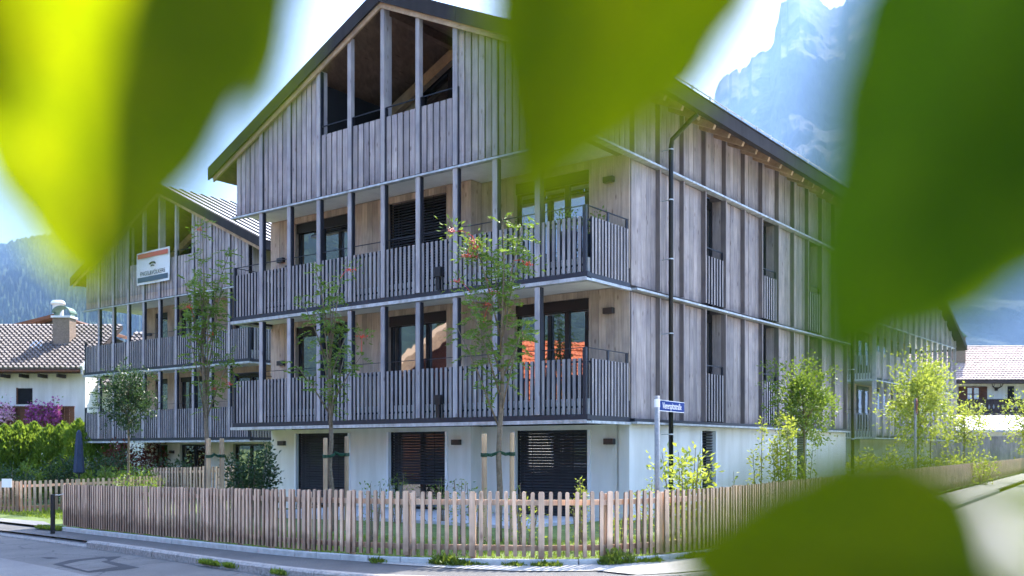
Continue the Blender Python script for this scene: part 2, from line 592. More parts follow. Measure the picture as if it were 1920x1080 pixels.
# ================================================================== terrain and ground
def resample(pts, step):
    pts = [Vector(p) for p in pts]
    out = [pts[0].copy()]
    need = step
    for a, b in zip(pts, pts[1:]):
        L = (b - a).length
        pos = 0.0
        while pos + need <= L:
            pos += need
            out.append(a + (b - a) * (pos / L))
            need = step
        need -= (L - pos)
    return out


def chaikin(pts, n=2):
    pts = [Vector(p) for p in pts]
    for _ in range(n):
        q = [pts[0]]
        for a, b in zip(pts, pts[1:]):
            q += [a * 0.75 + b * 0.25, a * 0.25 + b * 0.75]
        q.append(pts[-1])
        pts = q
    return pts


CORNER = Vector((3.12, 14.98))                   # from here the fence follows the side street
STREET = Vector((0.525, 0.851))                   # direction of the side street on the right
LEFT_END = Vector((-9.91, 21.6))
fence_front = [LEFT_END] + chaikin([(-9.9, 21.59), (-5.9, 17.42), (-2.75, 14.28), (-1.35, 13.68), (0.3, 13.46), (1.3, 13.52), (2.14, 14.06)], 2)[1:]
SIGN_CORNER = Vector((2.14, 14.06))
fence_right = chaikin([tuple(SIGN_CORNER + Vector((0.10, 0.078))), (2.7, 14.5), tuple(CORNER), tuple(CORNER + STREET * 2)], 2) + [CORNER + STREET * 72]
walk_edge = [Vector((-40, 52.0)), Vector((-15, 26.9))] + fence_front + fence_right[1:] + [CORNER + STREET * 75]
kerb_line = [Vector((-40, 51.0)), Vector((-14.5, 25.1))] + chaikin([(-14.4, 25.0), (-11.1, 21.75), (-7.35, 17.95), (-3.2, 13.4), (-1.9, 12.4), (0.0, 12.05), (1.7, 12.2), (3.1, 13.1), (4.2, 14.3)], 2) \
    + [Vector((4.2, 14.3)) + STREET * t for t in (1, 4, 10, 30, 75)]


def y_at(path, x):
    for a, b in zip(path, path[1:]):
        if a.x <= x <= b.x and b.x > a.x:
            return a.y + (b.y - a.y) * (x - a.x) / (b.x - a.x)
    return path[-1].y if x > path[-1].x else path[0].y


XS = sorted(set([round(-40 + 0.5 * i, 3) for i in range(162)] + [round(-13 + 0.125 * i, 3) for i in range(150)]))


def loft(name, mat, rows, h, label, cat):
    """a sheet over XS: rows = list of functions giving y at x, h = height above the ground at each row"""
    v, f = [], []
    n = len(rows)
    for x in XS:
        for r, hh in zip(rows, h):
            v.append((x, r(x), ground(x) + hh))
    for i in range(len(XS) - 1):
        for j in range(n - 1):
            f.append((i * n + j, (i + 1) * n + j, (i + 1) * n + j + 1, i * n + j + 1))
    o = MB().add(v, f).build(name, mat)
    return struct(o, label, cat)


yk = lambda x: y_at(kerb_line, x)
yf = lambda x: y_at(walk_edge, x)
loft('road', 'road', [lambda x: yk(x) - 60, lambda x: yk(x) - 20, lambda x: yk(x) - 6, lambda x: yk(x) - 2, lambda x: yk(x) + 0.02], [-0.09] * 5,
     'worn grey asphalt road running past the picket fence', 'road')
loft('pavement', 'walk', [lambda x: yk(x) + 0.06, lambda x: yf(x) + 0.02], [0.035, 0.05], 'narrow dark asphalt pavement between kerb and picket fence', 'pavement')
loft('garden_lawn', 'lawn', [lambda x: yf(x) + 0.02, lambda x: yf(x) + 3, lambda x: yf(x) + 20, lambda x: yf(x) + 140], [0.10, 0.10, 0.09, 0.0],
     'mown lawn around the timber buildings behind the fence', 'lawn')
g = MB()
g.add([(-40000, -40000, -0.62), (40000, -40000, -0.62), (40000, 40000, -0.62), (-40000, 40000, -0.62)], [(0, 1, 2, 3)])
struct(g.build('ground', 'lawn'), 'flat valley floor reaching to the mountains', 'ground')

# lighter strip of newer asphalt parallel to the kerb, with a dark tar seam, and a tarred patch
def strip(name, mat, a, b, h, label, x0=-14.0, x1=2.0):
    v, f = [], []
    xs = [x0 + (x1 - x0) * i / 60 for i in range(61)]
    for x in xs:
        for o in (a, b):
            v.append((x, yk(x) - o, ground(x) + h))
    for i in range(60):
        f.append((2 * i, 2 * i + 2, 2 * i + 3, 2 * i + 1))
    return struct(MB().add(v, f).build(name, mat), label, 'road')
strip('road_strip', 'roadnew', 9.0, 2.45, -0.086, 'lighter grey strip of newer asphalt along the road', -30, 4)

def patch(name, mat, pix, h, label):
    v = []
    for px, py in pix:
        d = (EYE + 0.13) * FPX / (py - HZ)
        for _ in range(3):
            x = (px - 960) / FPX * d
            d = (EYE - ground(x) + 0.09 - h) * FPX / (py - HZ)
        v.append((x, d, ground(x) - 0.09 + h))
    c = Vector([sum(p[i] for p in v) / len(v) for i in range(3)])
    vv = [tuple(c)] + v
    return struct(MB().add(vv, [(0, i + 1, (i + 1) % len(v) + 1) for i in range(len(v))]).build(name, mat), label, 'road')
patch('road_patch', 'patchdark', [(98, 1058), (130, 1050), (190, 1044), (228, 1043), (205, 1052), (262, 1064), (235, 1068), (166, 1074)], 0.004, 'dark tar outline of a repaired square in the road')
patch('road_repair', 'road', [(118, 1059), (150, 1052), (196, 1047), (203, 1050), (188, 1053), (222, 1062), (165, 1071)], 0.008, 'grey repaired square of asphalt inside its tar outline')
patch('road_stain', 'patchdark', [(75, 1045), (95, 1044.5), (111, 1046.5), (90, 1048)], 0.004, 'small dark oil stain on the asphalt road')

# gravel verge in front of the fence corner
v, f = [], []
xs = [-2.2 + 0.1 * i for i in range(56)]
for x in xs:
    t = min(1.0, max(0.0, (x + 2.2) / 2.2))
    v += [(x, yf(x) - 0.06 - 0.05 - 0.55 * t, ground(x) + 0.056), (x, yf(x) - 0.06, ground(x) + 0.062)]
for i in range(len(xs) - 1):
    f.append((2 * i, 2 * i + 2, 2 * i + 3, 2 * i + 1))
struct(MB().add(v, f).build('gravel_verge', 'gravel'), 'pale gravel verge along the foot of the fence corner', 'gravel')
v, f = [], []
xs = [1.2 + 0.5 * i for i in range(78)]
for x in xs:
    v += [(x, yk(x) - 60, ground(x) - 0.085), (x, yk(x) - 0.0, ground(x) - 0.085)]
for i in range(len(xs) - 1):
    f.append((2 * i, 2 * i + 2, 2 * i + 3, 2 * i + 1))
struct(MB().add(v, f).build('side_street', M['gravel']), 'pale sunlit surface of the side street beyond the fence corner', 'road')
v, f = [], []
xs = [0.6 + 0.2 * i for i in range(190)]
for x in xs:
    t = min(1.0, max(0.0, (x - 0.6) / 1.0))
    a, b = yk(x) + 0.14, yf(x) - 0.065
    v += [(x, b + (a - b) * t, ground(x) + 0.060), (x, b, ground(x) + 0.068)]
for i in range(len(xs) - 1):
    f.append((2 * i, 2 * i + 2, 2 * i + 3, 2 * i + 1))
struct(MB().add(v, f).build('side_pavement', 'gravel'), 'pale sunlit pavement of the side street', 'pavement')
# driveway at the left end of the fence
v = []
for x, y in ((-10.1, 21.75), (-14.3, 26.1), (-16.3, 28.6), (-11.6, 24.2)):
    v.append((x, y, ground(x) + 0.106))
struct(MB().add(v, [(0, 1, 2, 3)]).build('driveway', 'drive'), 'grey asphalt driveway opening beside the fence end', 'driveway')

# kerb stones, each its own
kerb = empty('kerb', (0, 0, 0))
struct(kerb, 'row of rough granite kerb stones along the road', 'kerb')
kpts = resample([p for p in kerb_line if -16 < p.x < 42], 1.0)
for a, b in zip(kpts, kpts[1:]):
    d = (b - a).normalized()
    n = Vector((-d.y, d.x))
    drop = 0.085 if a.x < -8.6 else 0.0
    m = MB()
    a2, b2 = a + d * 0.006, b - d * 0.006
    j = lambda: random.uniform(-0.006, 0.006)
    vs = []
    for p in (a2, b2):
        za = ground(p.x)
        vs += [(*(p - n * (0.03 + j())), za - 0.25), (*(p - n * (0.03 + j())), za + 0.015 - drop), (*(p - n * (0.0 + j())), za + 0.045 - drop + j() * .5), (*(p + n * 0.12), za + 0.047 - drop * .6 + j() * .4), (*(p + n * 0.12), za - 0.25)]
    m.add(vs, [(0, 1, 6, 5), (1, 2, 7, 6), (2, 3, 8, 7), (3, 4, 9, 8), (4, 3, 2, 1, 0), (5, 6, 7, 8, 9)])
    m.build('kerb_stone', 'kerb', kerb)

edging = empty('garden_edging', (0, 0, 0))
tag(edging, 'low concrete edging stones under the larch picket fence', 'edging')
epts = resample([p for p in fence_front] + fence_right[1:-1] + [CORNER + STREET * 14], 0.5)
for a, b in zip(epts, epts[1:]):
    d = (b - a).normalized()
    n = Vector((-d.y, d.x))
    vs = []
    w0 = random.uniform(-0.004, 0.004)
    for p in (a + d * 0.004, b - d * 0.004):
        za = ground(p.x)
        vs += [(*(p - n * (0.06 + w0)), za - 0.1), (*(p - n * (0.06 + w0)), za + 0.125), (*(p - n * (0.05 + w0)), za + 0.135), (*(p + n * 0.02), za + 0.135), (*(p + n * 0.02), za - 0.1)]
    MB().add(vs, [(0, 1, 6, 5), (1, 2, 7, 6), (2, 3, 8, 7), (3, 4, 9, 8), (4, 3, 2, 1, 0), (5, 6, 7, 8, 9)]).build('edging_stone', 'edging', edging)

# ------------------------------------------------------------------ mountains
FAR = 6.0                                         # the ranges are laid out at 1 : FAR
def mount_mat(name, rock, forest, lo, hi, spread):
    m, nt, b = nodes_of(name)
    gg = N(nt, 'ShaderNodeNewGeometry')
    sep = N(nt, 'ShaderNodeSeparateXYZ')
    nt.links.new(gg.outputs['Position'], sep.inputs[0])
    n = N(nt, 'ShaderNodeTexNoise')
    n.inputs['Scale'].default_value = 0.012 / FAR
    n.inputs['Detail'].default_value = 9
    n.inputs['Roughness'].default_value = 0.68
    nt.links.new(gg.outputs['Position'], n.inputs[0])
    hgt = math_n(nt, 'ADD', sep.outputs[2], math_n(nt, 'MULTIPLY', math_n(nt, 'SUBTRACT', n.outputs[0], 0.5), spread * FAR))
    mr = N(nt, 'ShaderNodeMapRange')
    mr.inputs[1].default_value = lo * FAR
    mr.inputs[2].default_value = hi * FAR
    nt.links.new(hgt, mr.inputs[0])
    n2 = N(nt, 'ShaderNodeTexNoise')
    n2.inputs['Scale'].default_value = 0.045 / FAR
    n2.inputs['Detail'].default_value = 8
    n2.inputs['Roughness'].default_value = 0.7
    nt.links.new(gg.outputs['Position'], n2.inputs[0])
    rr = ramp(nt, [(0.35, tuple(x * 0.35 for x in rock)), (0.5, tuple(x * 0.8 for x in rock)), (0.68, rock)])
    nt.links.new(n2.outputs[0], rr.inputs[0])
    rf = ramp(nt, [(0.35, tuple(x * 0.45 for x in forest)), (0.7, tuple(x * 1.5 for x in forest))])
    nt.links.new(n2.outputs[0], rf.inputs[0])
    c = mixc(nt, rf.outputs[0], rr.outputs[0], mr.outputs[0])
    nt.links.new(c, b.inputs['Base Color'])
    b.inputs['Roughness'].default_value = 0.95
    b.inputs['Specular IOR Level'].default_value = 0.1
    bp = N(nt, 'ShaderNodeBump')
    bp.inputs['Strength'].default_value = 0.8
    bp.inputs['Distance'].default_value = 9.0 * FAR
    nt.links.new(n2.outputs[0], bp.inputs['Height'])
    nt.links.new(bp.outputs[0], b.inputs['Normal'])
    return m


def interp(tab, x):
    if x <= tab[0][0]:
        return tab[0][1]
    for (a, ya), (b, yb) in zip(tab, tab[1:]):
        if x <= b:
            return ya + (yb - ya) * (x - a) / (b - a)
    return tab[-1][1]


def mountain(name, azs, ridge, d0, d1, mat, rough, jag, label, rows=46, pw=1.0, spiky=0.0):
    """a range seen all along its foot: azs = bearings in degrees, ridge(az) = height of its crest"""
    v, f = [], []
    n = rows + 4
    for a in azs:
        ca, sa = math.cos(R(a)), math.sin(R(a))
        H = ridge(a)
        for j in range(n):
            if j <= rows:
                t = j / rows
                d = d0 + (d1 - d0) * t
                h = H * t ** pw
            else:
                t = (j - rows) / 3
                d = d1 + 900 * t
                h = H * (1 - t * 0.9)
            p = Vector((sa * d, ca * d, h))
            if 0 < j < rows:
                w = min(1, 4 * (j / rows) * (1.0 - j / rows) + 0.05)
                q = noise.fractal(p * 0.006, 0.9, 2.1, 6) * rough * w
                q += noise.ridged_multi_fractal(p * 0.012, 0.9, 2.2, 4, 1.0, 2.0) * rough * 0.25 * w
                p += Vector((-sa, -ca, 0.25)) * q
                if spiky:
                    p.z += random.uniform(0, spiky)
            elif j == rows:
                p.z += random.uniform(-jag, jag)
            v.append(p * FAR)
    for i in range(len(azs) - 1):
        for j in range(n - 1):
            f.append((i * n + j, (i + 1) * n + j, (i + 1) * n + j + 1, i * n + j + 1))
    o = MB().add(v, f).build(name, mat)
    return struct(o, label, 'mountain')


az_of = lambda px: math.degrees(math.atan((px - 960) / FPX))
RANGE_D = 1700.0
prof = [(1180, 640), (1290, 420), (1325, 260), (1337, 205), (1341, 172), (1350, 150), (1362, 140), (1367, 141), (1371, 134), (1382, 132), (1386, 136), (1396, 126), (1405, 122), (1409, 108), (1422, 102), (1428, 98), (1444, 94), (1451, 76), (1452, 58), (1457, 45), (1461, 22), (1464, 6), (1476, 0), (1478, -12), (1500, -30), (1530, -6), (1548, 12), (1555, 18), (1572, 14), (1586, 6), (1590, -20), (1650, -60), (1800, -40), (2000, 60), (2300, 200), (2700, 320)]
def ridge_right(a):
    px = 960 + FPX * math.tan(R(a))
    y = interp(prof, px)
    return EYE + (HZ - y) / FPX * RANGE_D * math.cos(R(a))
azs = sorted(set([az_of(p) for p in range(1200, 1330, 10)] + [az_of(p) for p in np.arange(1330, 1720, 2.2)] + [az_of(p) for p in range(1720, 2700, 12)]))
rock_mat = mount_mat('limestone_and_forest', (0.11, 0.108, 0.107), (0.03, 0.045, 0.028), 190, 330, 330)
mountain('rock_mountain', azs, ridge_right, 760, RANGE_D, rock_mat, 60, 2.5, 'steep hazy limestone mountain with jagged ridge above the roofs', rows=110, pw=1.15)
forest_mat = mount_mat('forest_slope', (0.20, 0.22, 0.17), (0.04, 0.065, 0.03), 400, 520, 200)
FOREST_D = 1250.0
profl = [(-1500, 300), (-400, 430), (0, 471), (40, 458), (80, 452), (140, 448), (220, 452), (300, 480), (420, 560), (600, 680), (900, 800)]
def ridge_left(a):
    if a < -60:
        return 300 + 60 * math.sin(a * 0.13)
    px = 960 + FPX * math.tan(R(a))
    y = interp(profl, px)
    return EYE + (HZ - y) / FPX * FOREST_D * math.cos(R(a))
azl = sorted(set([-165 + 1.0 * i for i in range(105)] + [az_of(p) for p in range(-2200, -60, 30)] + [az_of(p) for p in np.arange(-60, 330, 3.0)] + [az_of(p) for p in range(330, 900, 12)]))
mountain('forest_mountain', azl, ridge_left, 420, FOREST_D, forest_mat, 30, 3, 'hazy forested mountain rising behind the white farmhouse', rows=90, pw=0.95, spiky=9)

# the blue summer air between here and the mountains
haze = MB().box(-32000, 32000, -16000, 32000, -3, 5700).build('haze', 'dark')
haze.data.materials.clear()
hm = bpy.data.materials.new('summer_haze')
hm.use_nodes = True
hm.node_tree.nodes.clear()
ho = hm.node_tree.nodes.new('ShaderNodeOutputMaterial')
hv = hm.node_tree.nodes.new('ShaderNodeVolumePrincipled')
hv.inputs['Color'].default_value = (0.24, 0.42, 0.76, 1)
hv.inputs['Density'].default_value = 0.000088
hv.inputs['Anisotropy'].default_value = 0.2
hm.node_tree.links.new(hv.outputs[0], ho.inputs['Volume'])
haze.data.materials.append(hm)
tag(haze, 'blue summer haze filling the valley air', 'haze', kind='stuff')


# ================================================================== the timber apartment houses
PHI = math.atan2(-0.6075, 0.7944)
UX, VX = Vector((0.7944, -0.6075)), Vector((0.6075, 0.7944))     # along the gable front to the right, and along the side to the back
W, MODULE = 11.7, 1.148
RIDGE, PITCH, ROOFZ = 5.85, 0.467, 12.40
roof_under = lambda x: ROOFZ - PITCH * abs(x + RIDGE)
POSTS = [-(1.253 + MODULE * k) for k in range(9)]                # front posts, right to left
EDGES = [-0.08] + POSTS + [-11.60]


def wall_with_openings(name, mat, parent, xa, xb, y0, y1, z0, z1, ops, ztop):
    """a wall running along x with tall openings left free"""
    m = MB()
    x = xa
    for a, b in sorted(ops):
        if a > x:
            m.box(x, a, y0, y1, z0, z1)
        m.box(a, b, y0, y1, ztop, z1)
        x = b
    if x < xb:
        m.box(x, xb, y0, y1, z0, z1)
    return m.build(name, mat, parent)


def cladding(parent, name, mat, xa, xb, y, z0, z1, ops, ztop, bw=0.195, th=0.022):
    """upright boards side by side on a wall along x, shortened above the openings"""
    n = max(1, round((xb - xa) / bw))
    w = (xb - xa) / n
    for i in range(n):
        a, b = xa + i * w, xa + (i + 1) * w
        c = (a + b) / 2
        hit = [o for o in ops if o[0] - w * .5 < c < o[1] + w * .5]
        segs = []
        if not hit:
            segs = [(a, b, z0)]
        else:
            o = hit[0]
            segs = [(a, b, ztop)]
            if a < o[0] - 0.01:
                segs = [(a, o[0], z0), (o[0], b, ztop)] if b - o[0] > 0.02 else [(a, o[0], z0)]
            elif b > o[1] + 0.01:
                segs = [(o[1], b, z0), (a, o[1], ztop)] if o[1] - a > 0.02 else [(o[1], b, z0)]
        dy = random.choice((0, 0.003, 0.006))
        for p, q, zb in segs:
            ibox(name, mat, parent, p + 0.003, q - 0.003, y - th - dy, y - dy, zb, z1)


def window(parent, xa, xb, y, z0, z1, mull, frame='blackframe', boxh=0.24, rail=None):
    """glazed balcony door in an opening along x: frame, mullions, panes and the casing of its blind"""
    w = empty('window', parent=parent)
    fr = MB()
    f = 0.07
    fr.box(xa, xa + f, y, y + 0.09, z0, z1).box(xb - f, xb, y, y + 0.09, z0, z1)
    fr.box(xa + f, xb - f, y, y + 0.09, z1 - f, z1).box(xa + f, xb - f, y, y + 0.09, z0, z0 + 0.1)
    xs = [xa + f]
    for t in mull:
        c = xa + (xb - xa) * t
        fr.box(c - 0.06, c + 0.06, y - 0.004, y + 0.088, z0 + 0.1, z1 - f)
        xs += [c - 0.06, c + 0.06]
    xs.append(xb - f)
    fr.build('frame', frame, w)
    for a, b in zip(xs[::2], xs[1::2]):
        ibox('pane', 'glass', w, a, b, y + 0.04, y + 0.055, z0 + 0.1, z1 - f)
    if boxh:
        ibox('blind_casing', 'blackframe', w, xa + 0.002, xb - 0.002, y - 0.06, y - 0.006, z1 - boxh, z1 - 0.003)
    return w


def blind(parent, xa, xb, y, z0, z1, pitch=0.07, guides='blackframe', tilt=0.0):
    """outside venetian blind: slats, side rails and two lift cords"""
    b = empty('blind', parent=parent)
    n = int((z1 - z0) / pitch)
    key = ('slat', round(xb - xa, 3))
    if key not in _unit:
        m = MB()
        L = (xb - xa) / 2 - 0.04
        m.add([(-L, -0.030, -0.026), (L, -0.030, -0.026), (L, 0.0, -0.004), (-L, 0.0, -0.004), (L, 0.030, 0.024), (-L, 0.030, 0.024),
               (-L, -0.030, -0.022), (L, -0.030, -0.022), (L, 0.0, 0.001), (-L, 0.0, 0.001), (L, 0.028, 0.029), (-L, 0.028, 0.029)],
              [(0, 1, 2, 3), (3, 2, 4, 5), (7, 6, 9, 8), (8, 9, 11, 10), (1, 0, 6, 7), (5, 4, 10, 11)])
        _unit[key] = m.mesh('slat', 'slat')
    for i in range(n):
        o = bpy.data.objects.new('slat', _unit[key])
        col.objects.link(o)
        o.parent = b
        o.location = ((xa + xb) / 2, y, z1 - pitch * (i + 0.6))
        o.rotation_euler.x = R(tilt + random.uniform(-4, 4))
    ibox('guide_rail', guides, b, xa, xa + 0.035, y - 0.03, y + 0.03, z0, z1)
    ibox('guide_rail', guides, b, xb - 0.035, xb, y - 0.03, y + 0.03, z0, z1)
    for t in (0.22, 0.78):
        c = xa + (xb - xa) * t
        ibox('lift_cord', 'ink', b, c - 0.005, c + 0.005, y - 0.04, y - 0.035, z0, z1)
    return b


def wall_lamp(parent, x, y, z):
    l = empty('wall_lamp', parent=parent)
    ibox('housing', 'lampbox', l, x - 0.13, x + 0.13, y - 0.11, y, z - 0.065, z + 0.065, bevel=0.008)
    ibox('bracket', 'steel', l, x - 0.04, x + 0.04, y - 0.02, y + 0.002, z - 0.04, z + 0.04)


def lath(parent, x, y, z0, z1, rot):
    """railing lath: grey wooden face, sides and back darkened to stand for gap shade"""
    key = ('lath', round(z1 - z0, 3))
    if key not in _unit:
        h = (z1 - z0) / 2
        me = MB().box(-0.037, 0.037, -0.022, 0.022, -h, h).mesh('picket', 'picket')
        me.materials.append(M['steel'])
        for p in me.polygons:
            if abs(p.normal.x) > 0.5 or p.normal.y > 0.5:
                p.material_index = 1  # near-black sides stand for the shade between laths
        _unit[key] = me
    o = bpy.data.objects.new('picket', _unit[key])
    col.objects.link(o)
    o.parent = parent
    o.location = (x, y, (z0 + z1) / 2)
    o.rotation_euler.z = rot
    return o


def balcony(parent, zb, depth, posts=True, per=8, left_end=True):
    """one balcony deck along the whole gable front: zb = underside of its metal lip"""
    b = MB().box(-W + 0.12, -0.12, 0.12, depth + 0.35, zb + 0.12, zb + 0.52).build('balcony_deck', 'slab', parent)
    lip = MB()
    lip.box(-W - 0.02, 0.02, -0.12, 0.06, zb, zb + 0.05).box(-W - 0.02, -0.0, -0.122, -0.105, zb + 0.05, zb + 0.075)
    lip.build('edge_lip', 'galv', b)
    ch = MB().box(-W + 0.0, -0.0, -0.07, 0.06, zb + 0.079, zb + 0.19)
    ch.build('edge_channel', 'steel', b)
    lip2 = MB().box(-0.10, 0.03, 0.063, depth + 0.0, zb + 0.002, zb + 0.06)
    lip2.build('edge_lip', 'galv', b)
    MB().box(-0.11, 0.0, 0.063, depth, zb + 0.066, zb + 0.17).build('edge_channel', 'steel', b)
    MB().box(-W - 0.03, -W + 0.1, 0.063, depth, zb + 0.002, zb + 0.06).build('edge_lip', 'galv', b)
    MB().box(-W, -W + 0.11, 0.063, depth, zb + 0.066, zb + 0.17).build('edge_channel', 'steel', b)
    z0, z1, zh = zb + 0.15, zb + 1.34, zb + 1.565
    for i in range(len(EDGES) - 1):
        a, c = EDGES[i + 1], EDGES[i]
        lo = a + (0.06 if i < len(EDGES) - 2 else 0.03)
        hi = c - (0.10 if i > 0 else 0.06)
        n = max(2, round((hi - lo) / 0.136))
        for k in range(n):
            x = lo + (hi - lo) * (k + 0.5) / n
            o = lath(b, x, -0.034, z0 + 0.02, z1, 0)
            o.rotation_euler.z += random.uniform(-0.02, 0.02)
        ibox('rail_bar', 'steel', b, lo - 0.02, hi + 0.02, -0.010, 0.004, z1 - 0.09, z1 - 0.045)
        ibox('rail_bar', 'steel', b, lo - 0.02, hi + 0.02, -0.010, 0.004, z0 + 0.17, z0 + 0.215)
        ibox('handrail', 'steel', b, lo - 0.02, hi + 0.05, -0.035, 0.005, zh - 0.012, zh)
        ibox('stanchion', 'steel', b, hi - 0.005, hi + 0.03, -0.035, 0.01, z0, zh - 0.013)
    for x, out in ((-0.06, 1), (-W + 0.06, -1)):
        ibox('corner_stanchion', 'steel', b, x - 0.035 - .03 * (out > 0), x + 0.035 - .03 * (out > 0), -0.05, 0.02, zb + 0.1, zh + 0.002)
        n = 12
        for k in range(n):
            y = 0.08 + (depth - 0.12) * (k + 0.5) / n
            lath(b, x + out * 0.034, y, z0 + 0.02, z1, math.pi / 2 * out)
        ibox('rail_bar', 'steel', b, x - 0.01, x + 0.01, 0.03, depth, z1 - 0.09, z1 - 0.045)
        ibox('handrail', 'steel', b, x - 0.02, x + 0.02, 0.03, depth, zh - 0.012, zh)
        ibox('stanchion', 'steel', b, x - 0.02, x + 0.012, depth * 0.5 - 0.03, depth * 0.5 + 0.03, z0, zh - 0.013)
        ibox('stanchion', 'steel', b, x - 0.02, x + 0.012, depth - 0.08, depth - 0.01, z0, zh - 0.013)
    if posts:
        for x in POSTS:
            post(parent, x, zb + 0.19, zb + 2.9)
    return b


def post(parent, x, z0, z1):
    p = ibox('post', 'post', parent, x - 0.065, x + 0.06, -0.10, 0.02, z0, z1, bevel=0.006)
    ibox('steel_flat', 'steel', p, 0.0635, 0.092, -0.035, 0.058, -(z1 - z0) / 2 + 0.003, (z1 - z0) / 2 - 0.003)
    return p


def gable_front(parent, boards_mat='board', open_from=-8.14, open_to=-3.57):
    """attic storey: upright boards up to the sloping roof, with an open loggia under the ridge"""
    z0 = 8.10
    for i in range(len(EDGES) - 1):
        a, c = EDGES[i + 1], EDGES[i]
        lo, hi = a + 0.055, c - (0.11 if i else 0.03)
        is_open = open_from - 0.1 < a and c < open_to + 0.1
        n = 5
        wdt = (hi - lo) / n
        for k in range(n):
            p, q = lo + k * wdt + 0.021, lo + (k + 1) * wdt - 0.021
            dy = random.choice((0.0, 0.004, 0.008))
            if is_open:
                ibox('gable_board', boards_mat, parent, p, q, -0.045 - dy, -0.02 - dy, z0, 9.65)
            else:
                zp, zq = roof_under(p) - 0.04, roof_under(q) - 0.04
                MB().prism([(p, z0), (q, z0), (q, zq), (p, zp)], 'y', -0.045 - dy, -0.02 - dy).build('gable_board', boards_mat, parent)
        # dark steel behind the boards
        top = 9.62 if is_open else min(roof_under(a), roof_under(c)) - 0.12
        fr = MB().box(lo - 0.02, hi + 0.03, -0.016, 0.01, z0 + 0.1, z0 + 0.15).box(lo - 0.02, hi + 0.03, -0.016, 0.01, top - 0.1, top - 0.05)
        fr.build('steel_rail', 'steel', parent)
        zb_ = roof_under(lo) - 0.06, roof_under(hi) - 0.06
        if is_open:
            zb_ = 9.62, 9.62
        MB().prism([(lo - 0.02, z0 + 0.01), (hi + 0.02, z0 + 0.01), (hi + 0.02, zb_[1]), (lo - 0.02, zb_[0])], 'y', 0.0105, 0.018).build('gap_shade_sheet', 'dark', parent)  # added near-black sheet standing for the shade in the board gaps
        if is_open:
            ibox('handrail', 'steel', parent, lo - 0.03, hi + 0.05, -0.05, -0.01, 9.865, 9.88)
            ibox('stanchion', 'steel', parent, lo - 0.03, lo - 0.01, -0.05, -0.01, 9.6, 9.864)
    for x in POSTS:
        z1 = roof_under(x) - 0.01 - PITCH * 0.05
        big = abs(x + RIDGE) < 0.3 or abs(x - open_from) < 0.3
        p = MB().box(x - 0.065, x + 0.06, -0.10, 0.02 + (0.14 if big else 0), 8.09, z1).build('post', 'post', parent)
        MB().box(x + 0.062, x + 0.09, -0.075, 0.015, 8.09, (9.86 if open_from + 0.1 < x < open_to + 0.1 else z1 - 0.03)).build('steel_flat', 'steel', p)
    MB().box(-W - 0.02, 0.02, -0.13, 0.02, 8.015, 8.06).build('edge_lip', 'galv', parent)
    MB().box(-W + 0.02, -0.02, -0.07, 0.02, 8.062, 8.095).build('edge_channel', 'steel', parent)
    MB().box(-W + 0.05, -0.05, 0.022, 2.9, 8.17, 8.45).build('attic_floor', 'slab', parent)


def roof(parent, y0, y1, over=0.88, seams=False):
    """pitched sheet-metal roof on a board deck, with verge trims, purlins and box gutters"""
    th = 0.30
    x0, x1 = -W - over, over
    ru = roof_under
    r = MB()
    r.prism([(x0, ru(x0) + 0.05), (-RIDGE, ROOFZ + 0.05), (-RIDGE, ROOFZ + th), (x0, ru(x0) + th)], 'y', y0 + 0.02, y1)
    r.prism([(-RIDGE, ROOFZ + 0.05), (x1, ru(x1) + 0.05), (x1, ru(x1) + th), (-RIDGE, ROOFZ + th)], 'y', y0 + 0.02, y1)
    ro = r.build('roof', 'roofmetal', parent)
    dk = MB()
    dk.prism([(x0 + 0.03, ru(x0 + 0.03)), (-RIDGE, ROOFZ), (-RIDGE, ROOFZ + 0.046), (x0 + 0.03, ru(x0 + 0.03) + 0.046)], 'y', y0 + 0.12, y1 - 0.05)
    dk.prism([(-RIDGE, ROOFZ), (x1 - 0.03, ru(x1 - 0.03)), (x1 - 0.03, ru(x1 - 0.03) + 0.046), (-RIDGE, ROOFZ + 0.046)], 'y', y0 + 0.12, y1 - 0.05)
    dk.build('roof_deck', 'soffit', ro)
    # verge: dark sheet trim in lengths, lighter barge board set back under it
    for sgn, xa in ((-1, x0 - 0.02), (1, x1 + 0.02)):
        L = abs(xa + RIDGE)
        cuts = [0.0, 0.36, 0.7, 1.0]
        for c0, c1 in zip(cuts, cuts[1:]):
            p, q = -RIDGE + sgn * (L * c0 + (0.004 if c0 else 0)), -RIDGE + sgn * L * c1
            poly = [(p, ru(p) - 0.01), (q, ru(q) - 0.01), (q, ru(q) + th + 0.04), (p, ru(p) + th + 0.04)]
            MB().prism(poly, 'y', y0 - 0.03, y0 + 0.016).build('verge_trim', 'anthracite', ro)
        q = -RIDGE + sgn * (L - 0.15)
        poly = [(-RIDGE, ROOFZ - 0.14), (q, ru(q) - 0.14), (q, ru(q) + 0.0), (-RIDGE, ROOFZ + 0.0)]
        MB().prism(poly, 'y', y0 + 0.04, y0 + 0.092).build('barge_board', 'beam', ro)
    for xp in (-RIDGE, -2.6, -9.1):
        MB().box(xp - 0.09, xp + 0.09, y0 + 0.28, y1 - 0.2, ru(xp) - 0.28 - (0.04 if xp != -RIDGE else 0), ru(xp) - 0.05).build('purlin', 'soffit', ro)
    if seams:
        for sgn, xa in ((1, x1), (-1, x0)):
            n = int((y1 - y0) / 0.5)
            for k in range(n + 1):
                y = y0 + 0.1 + (y1 - y0 - 0.2) * k / n
                MB().bar((-RIDGE, y, ROOFZ + th + 0.02), (xa, y, ru(xa) + th + 0.02), 0.05, 0.06).build('standing_seam', 'anthracite', ro)
    return ro


